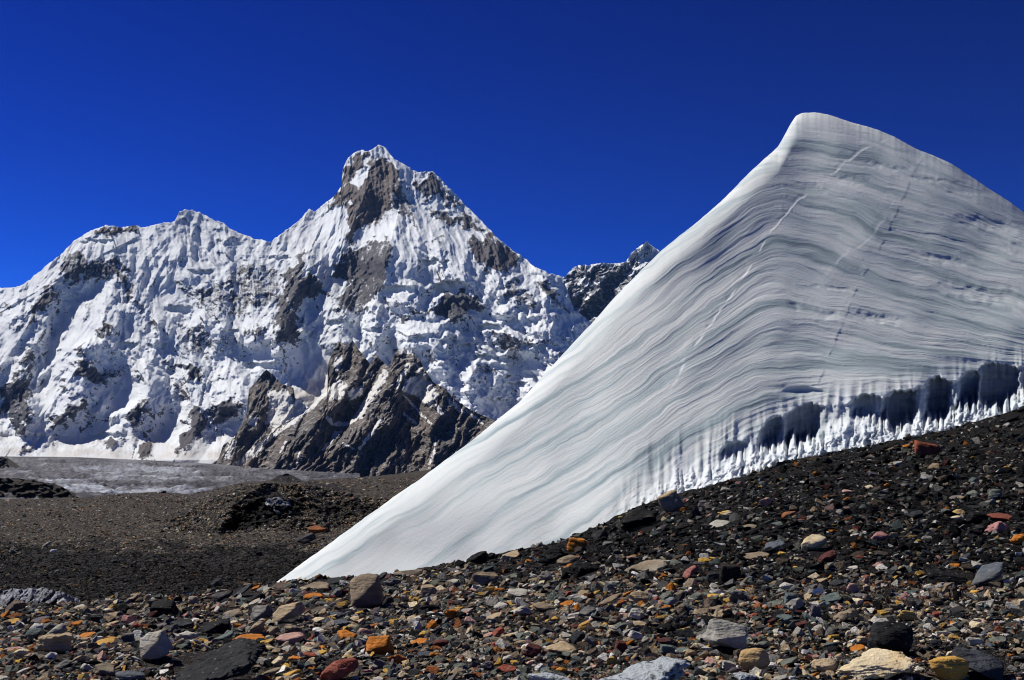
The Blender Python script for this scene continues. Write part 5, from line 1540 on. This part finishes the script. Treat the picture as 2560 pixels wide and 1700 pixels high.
# ------------------------------------------------------------------ medium stones, one by one
SHAPES = {'flat': 'slab', 'lumpy': 'rough', 'rounded': 'round', 'angular': 'block', 'pointed': 'wedge', 'slaty': 'slate'}
NAMES = dict(black='black', slate='dark grey', grey='grey', olive='olive', green='grey green', pale='pale grey', white='white', tan='tan', cream='cream', ochre='ochre', gold='yellow', orange='orange',
             rust='rusty', red='red', maroon='maroon', pink='pink', rose='pale pink', brown='brown', blue='blue grey', violet='violet grey', dtan='taupe')
KEYS = list(NAMES)
W_NEAR = dict(black=9, slate=12, grey=15, olive=10, green=6, pale=12, white=3, tan=10, cream=4.5, ochre=2.2, gold=.7, orange=1.5, rust=2.4, red=1.3, maroon=1.4, pink=.6, rose=1.6, brown=9, blue=3, violet=3, dtan=12)
W_SLOPE = dict(black=46, slate=30, grey=10, olive=6, green=5, pale=6, white=3, tan=2, cream=.8, ochre=.5, gold=.3, orange=.6, rust=.8, red=.5, maroon=1.5, pink=.4, rose=.8, brown=6, blue=2, violet=2, dtan=2)
rs = random.Random(21)
used = set()
mids = 0
tries = 0
RELS = ['in front of', 'behind', 'on the sunny side of', 'on the shadow side of']
heroes = [s for s in STONES if s[4]]
while mids < 138 and tries < 9000:
    tries += 1
    hx, hy, hw, ho, short = rs.choice(heroes)
    rel = rs.choice(RELS)
    w = rs.uniform(24, 50) * (1.0 if hy > 1440 else 0.8)
    gap = rs.uniform(14, 46)
    if rel == 'in front of':
        x, y = hx + rs.uniform(-.3, .3) * hw, hy + hw * .35 + gap
    elif rel == 'behind':
        x, y = hx + rs.uniform(-.3, .3) * hw, hy - hw * .35 - gap * .7
    elif rel == 'on the sunny side of':
        x, y = hx - hw * .5 - w * .5 - gap * .5, hy + rs.uniform(-8, 14)
    else:
        x, y = hx + hw * .5 + w * .6 + gap * .7, hy + rs.uniform(-8, 14)
    if not (8 < x < 2552) or y > 1688 or y < float(interp(EDGE, x)) + 12:
        continue
    slope = y < 1440 and x > 1150
    W = W_SLOPE if slope else W_NEAR
    col = rs.choices(KEYS, [W[q] for q in KEYS])[0]
    shp = rs.choice(list(SHAPES))
    kind = SHAPES[shp]
    h = w * (rs.uniform(.28, .42) if kind in ('slab', 'slate') else rs.uniform(.48, .75))
    if any(abs(x - s[0]) < (w + s[2]) * .47 and abs(y - s[1]) < (h + s[2] * .5) * .55 for s in STONES):
        continue
    key1 = (short, rel); key2 = (short, col)
    if key1 in used or key2 in used or sum(1 for q in used if q[0] == short) >= 4:
        continue
    lab = f"small {NAMES[col]} {shp} stone {rel} the {short}"
    if len(lab.split()) > 16:
        continue
    used.update((key1, key2))
    st = rs.choice(['pale', 'brown', 'grey', 'tan', col])
    put_stone(x, y, w, h, col, kind, rs.uniform(-10, 22), 'stone', lab, None, stain=st, amt=rs.uniform(0, .5), sub=3, group="stones scattered over the gravel")
    mids += 1

# ------------------------------------------------------------------ the mass of small stones
bits = bpy.data.collections.new("small_stone_shapes")      # sources only, never linked to the scene
NBIT = 18
for i in range(NBIT):
    r2 = np.random.RandomState(900 + i)
    v = r2.uniform(-1, 1, (11, 3)); v /= (np.abs(v) ** 4).sum(1, keepdims=True) ** 0.25
    v *= (0.8 + 0.2 * r2.rand(11, 1))
    v *= np.array([1.0, 0.55 + 0.4 * r2.rand(), (0.2 + 0.22 * r2.rand()) if i < 12 else (0.5 + 0.25 * r2.rand())])
    bm = bmesh.new()
    for q in v:
        bm.verts.new(q)
    bmesh.ops.convex_hull(bm, input=bm.verts[:])
    for q in [q for q in bm.verts if not q.link_faces]:
        bm.verts.remove(q)
    bmesh.ops.bevel(bm, geom=bm.edges[:], offset=0.05, segments=1, affect='EDGES') if i % 3 == 0 else None
    me = bpy.data.meshes.new("small_stone")
    bm.to_mesh(me); bm.free()
    me.materials.append(M_BIT)
    ob = bpy.data.objects.new("small_stone_%02d" % i, me)
    bits.objects.link(ob)


def scatter_group():
    g = bpy.data.node_groups.new("scatter_stones", 'GeometryNodeTree')
    g.interface.new_socket("Geometry", in_out='INPUT', socket_type='NodeSocketGeometry')
    g.interface.new_socket("Geometry", in_out='OUTPUT', socket_type='NodeSocketGeometry')
    gi = g.nodes.new("NodeGroupInput"); go = g.nodes.new("NodeGroupOutput")
    ci = g.nodes.new("GeometryNodeCollectionInfo")
    ci.inputs["Collection"].default_value = bits
    ci.inputs["Separate Children"].default_value = True
    ci.inputs["Reset Children"].default_value = True
    ip = g.nodes.new("GeometryNodeInstanceOnPoints")
    ip.inputs["Pick Instance"].default_value = True

    def na(name, typ):
        n = g.nodes.new("GeometryNodeInputNamedAttribute"); n.data_type = typ
        n.inputs["Name"].default_value = name
        return n.outputs["Attribute"]
    g.links.new(gi.outputs[0], ip.inputs["Points"])
    g.links.new(ci.outputs[0], ip.inputs["Instance"])
    g.links.new(na("pick", 'INT'), ip.inputs["Instance Index"])
    e2r = g.nodes.new("FunctionNodeEulerToRotation")
    g.links.new(na("turn", 'FLOAT_VECTOR'), e2r.inputs[0])
    g.links.new(e2r.outputs[0], ip.inputs["Rotation"])
    g.links.new(na("size", 'FLOAT'), ip.inputs["Scale"])
    g.links.new(ip.outputs[0], go.inputs[0])
    return g


SCATTER = scatter_group()


def scatter(name, label, P, size, turn, tint):
    n = len(P)
    me = bpy.data.meshes.new(name)
    me.vertices.add(n)
    me.vertices.foreach_set("co", P.astype(np.float32).reshape(-1))
    a = me.attributes.new("pick", 'INT', 'POINT'); a.data.foreach_set("value", RNG.integers(0, NBIT, n).astype(np.int32))
    a = me.attributes.new("turn", 'FLOAT_VECTOR', 'POINT'); a.data.foreach_set("vector", turn.astype(np.float32).reshape(-1))
    a = me.attributes.new("size", 'FLOAT', 'POINT'); a.data.foreach_set("value", size.astype(np.float32))
    a = me.attributes.new("tint", 'FLOAT_VECTOR', 'POINT'); a.data.foreach_set("vector", tint.astype(np.float32).reshape(-1))
    me.materials.append(M_BIT)
    o = bpy.data.objects.new(name, me)
    COL.objects.link(o)
    md = o.modifiers.new("scatter", 'NODES')
    md.node_group = SCATTER
    tag(o, label, "stones", kind="stuff")
    return o


W_FINE = dict(black=12, slate=12, grey=7, olive=6, green=2, pale=5, white=1, tan=4, cream=2, ochre=.8, gold=.3, orange=.8, rust=2, red=.6, maroon=5, pink=.3, rose=.8, brown=30, blue=1, violet=2, dtan=9)


def tints(n, wa, wb=None, f=None):
    keys = list(PAL)
    cols = np.array([PAL[q] for q in keys])
    pa = np.array([wa[q] for q in keys], float); pa /= pa.sum()
    ia = RNG.choice(len(keys), n, p=pa)
    if wb is not None:
        pb = np.array([wb[q] for q in keys], float); pb /= pb.sum()
        ib = RNG.choice(len(keys), n, p=pb)
        ia = np.where(RNG.random(n) < f, ib, ia)
    c = cols[ia] * (0.7 + 0.6 * RNG.random((n, 1)))
    c = c * (c.mean(1, keepdims=True) / 0.11) ** 0.28
    return c


def lay(n, ax, sx, by, sy):
    """turns of stones lying with their flat side up, tipped a little downhill and towards one side"""
    a = RNG.normal(ax, sx, n); b = RNG.normal(by, sy, n); c = RNG.uniform(0, 6.283, n)
    ca, sa, cb, sb, cc_, sc2 = np.cos(a), np.sin(a), np.cos(b), np.sin(b), np.cos(c), np.sin(c)
    r00, r10, r20 = cb * cc_, ca * sc2 + sa * sb * cc_, sa * sc2 - ca * sb * cc_
    r21, r22 = sa * cc_ + ca * sb * sc2, ca * cb
    return np.stack([np.arctan2(r21, r22), -np.arcsin(np.clip(r20, -1, 1)), np.arctan2(r10, r00)], -1)


def near_stones(n, med, spread, lo, hi):
    C = np.where(RNG.random(n) < 0.93, RNG.uniform(-120, 2680, n), np.where(RNG.random(n) < .45, RNG.uniform(-950, -120, n), RNG.uniform(2680, 3650, n))); e = interp(EDGE, C)
    R = RNG.uniform(np.maximum(e, 940), 1775, n)
    keep = R > e + 1
    C, R = C[keep], R[keep]
    n = len(C)
    hid = np.zeros(n, bool)
    for hx, hy, hw, ho, _s in STONES:
        hh_ = ho.dimensions[2] / max(ho.location[1], 1) * FPX
        hid |= ((C - hx) / (hw * .46)) ** 2 + ((R - hy - hh_ * .08) / (hh_ * (.36 if hw > 150 else .52))) ** 2 < 1
    C, R = C[~hid], R[~hid]
    n = len(C)
    P = ground_point(C, R)
    Y = P[:, 1]
    px = np.clip(np.exp(RNG.normal(np.log(med), spread, n)), lo, hi)
    far = sstep(10, 26, Y)
    px = px * (1 - 0.45 * far)
    size = px * Y / FPX * 0.5
    P[:, 2] += size * 0.22
    turn = lay(n, .20, .34, -.14, .32)
    fines = sstep(11, 5, px) * 0.68
    slope = sstep(-50, 50, 1438 - R + fbm(C / 110, R / 50, 3, 811) * 40) * sstep(1000, 1300, C)
    return P, size, turn, np.where((RNG.random(n) < slope)[:, None], tints(n, W_SLOPE), tints(n, W_NEAR, W_FINE, fines) * (0.60 + 0.46 * sstep(9, 18, px))[:, None]) * (1 - 0.36 * slope)[:, None]


a = near_stones(135000, 8.5, 0.66, 3.5, 44)
scatter("small_stones", "mixed grey, tan, orange and black small stones covering the near ridge and slope", *a)


def moraine_stones(n):
    C = np.where(RNG.random(n) < 0.9, RNG.uniform(-110, 1180, n), RNG.uniform(-950, -110, n))
    R = MOR_BOT - 20 - (1 - RNG.random(n) ** 0.8) * 345
    keep = R > interp(MOR_SKY, C) + 2
    C, R = C[keep], R[keep]; n = len(C)
    P = moraine_point(C, R)
    Y = P[:, 1]
    px = np.clip(np.exp(RNG.normal(np.log(4.6), .5, n)), 2, 18) * (0.75 + 0.5 * sstep(1300, 1500, R))
    size = px * Y / FPX * 0.5
    turn = lay(n, .15, .3, -.1, .3)
    Ri = R - moraine_lift(C, R)
    dark = 0.25 + 0.72 * sstep(1345, 1385, Ri + fbm(C / 90, R / 30, 4, 447) * 26)
    WB = dict(W_NEAR); WB.update(tan=22, dtan=26, brown=26, orange=1, red=1, gold=.6, pink=1, white=1.5)
    return P, size, turn, tints(n, WB, W_SLOPE, dark) * (1.15 - 0.98 * np.clip(dark, 0, 1))[:, None]


def mound_stones(n):
    C = RNG.uniform(410, 1140, n); t = RNG.uniform(0.02, 0.99, n)
    P, darken, R = mound_point(C[None], t[None])
    P, darken, R = P[0], darken[0], R[0]
    keep = RNG.random(n) > darken * 0.9
    C, P, darken, R = C[keep], P[keep], darken[keep], R[keep]; n = len(C)
    px = np.clip(np.exp(RNG.normal(np.log(3.6), .5, n)), 2, 12)
    size = px * P[:, 1] / FPX * 0.5
    WB = dict(W_NEAR); WB.update(tan=20, dtan=26, brown=30, orange=.6, red=.6, gold=.4, pink=.6, white=1)
    return P, size, lay(n, .15, .3, -.1, .3), tints(n, WB, W_SLOPE, 0.3 + 0.65 * darken) * (1.0 - 0.6 * darken)[:, None]  # stones on the shaded face are tinted darker too


a = [np.concatenate(q) for q in zip(moraine_stones(95000), mound_stones(22000))]
scatter("rubble", "dark and brown rubble covering the moraine between the ridge and the glacier", *a)

# ------------------------------------------------------------------ thin mountain air
def build_haze():
    bm = bmesh.new()
    x0, x1, y0, y1, z0, z1 = -15600, 15600, -15600, 17500, -900, 4300
    vs = [bm.verts.new(p) for p in ((x0, y0, z0), (x1, y0, z0), (x1, y1, z0), (x0, y1, z0), (x0, y0, z1), (x1, y0, z1), (x1, y1, z1), (x0, y1, z1))]
    for f in ((3, 2, 1, 0), (4, 5, 6, 7), (0, 1, 5, 4), (1, 2, 6, 5), (2, 3, 7, 6), (3, 0, 4, 7)):
        bm.faces.new([vs[i] for i in f])
    me = bpy.data.meshes.new("haze"); bm.to_mesh(me); bm.free()
    m = bpy.data.materials.new("thin_haze"); m.use_nodes = True
    t = m.node_tree; t.nodes.clear()
    out = t.nodes.new("ShaderNodeOutputMaterial"); v = t.nodes.new("ShaderNodeVolumePrincipled")
    v.inputs["Color"].default_value = (0.22, 0.48, 1.0, 1)
    v.inputs["Density"].default_value = 5.5e-6
    v.inputs["Anisotropy"].default_value = 0.0
    t.links.new(v.outputs[0], out.inputs["Volume"])
    me.materials.append(m)
    o = bpy.data.objects.new("haze", me); COL.objects.link(o)
    tag(o, "thin blue mountain air that pales the far peaks", "haze", kind="stuff")


build_haze()
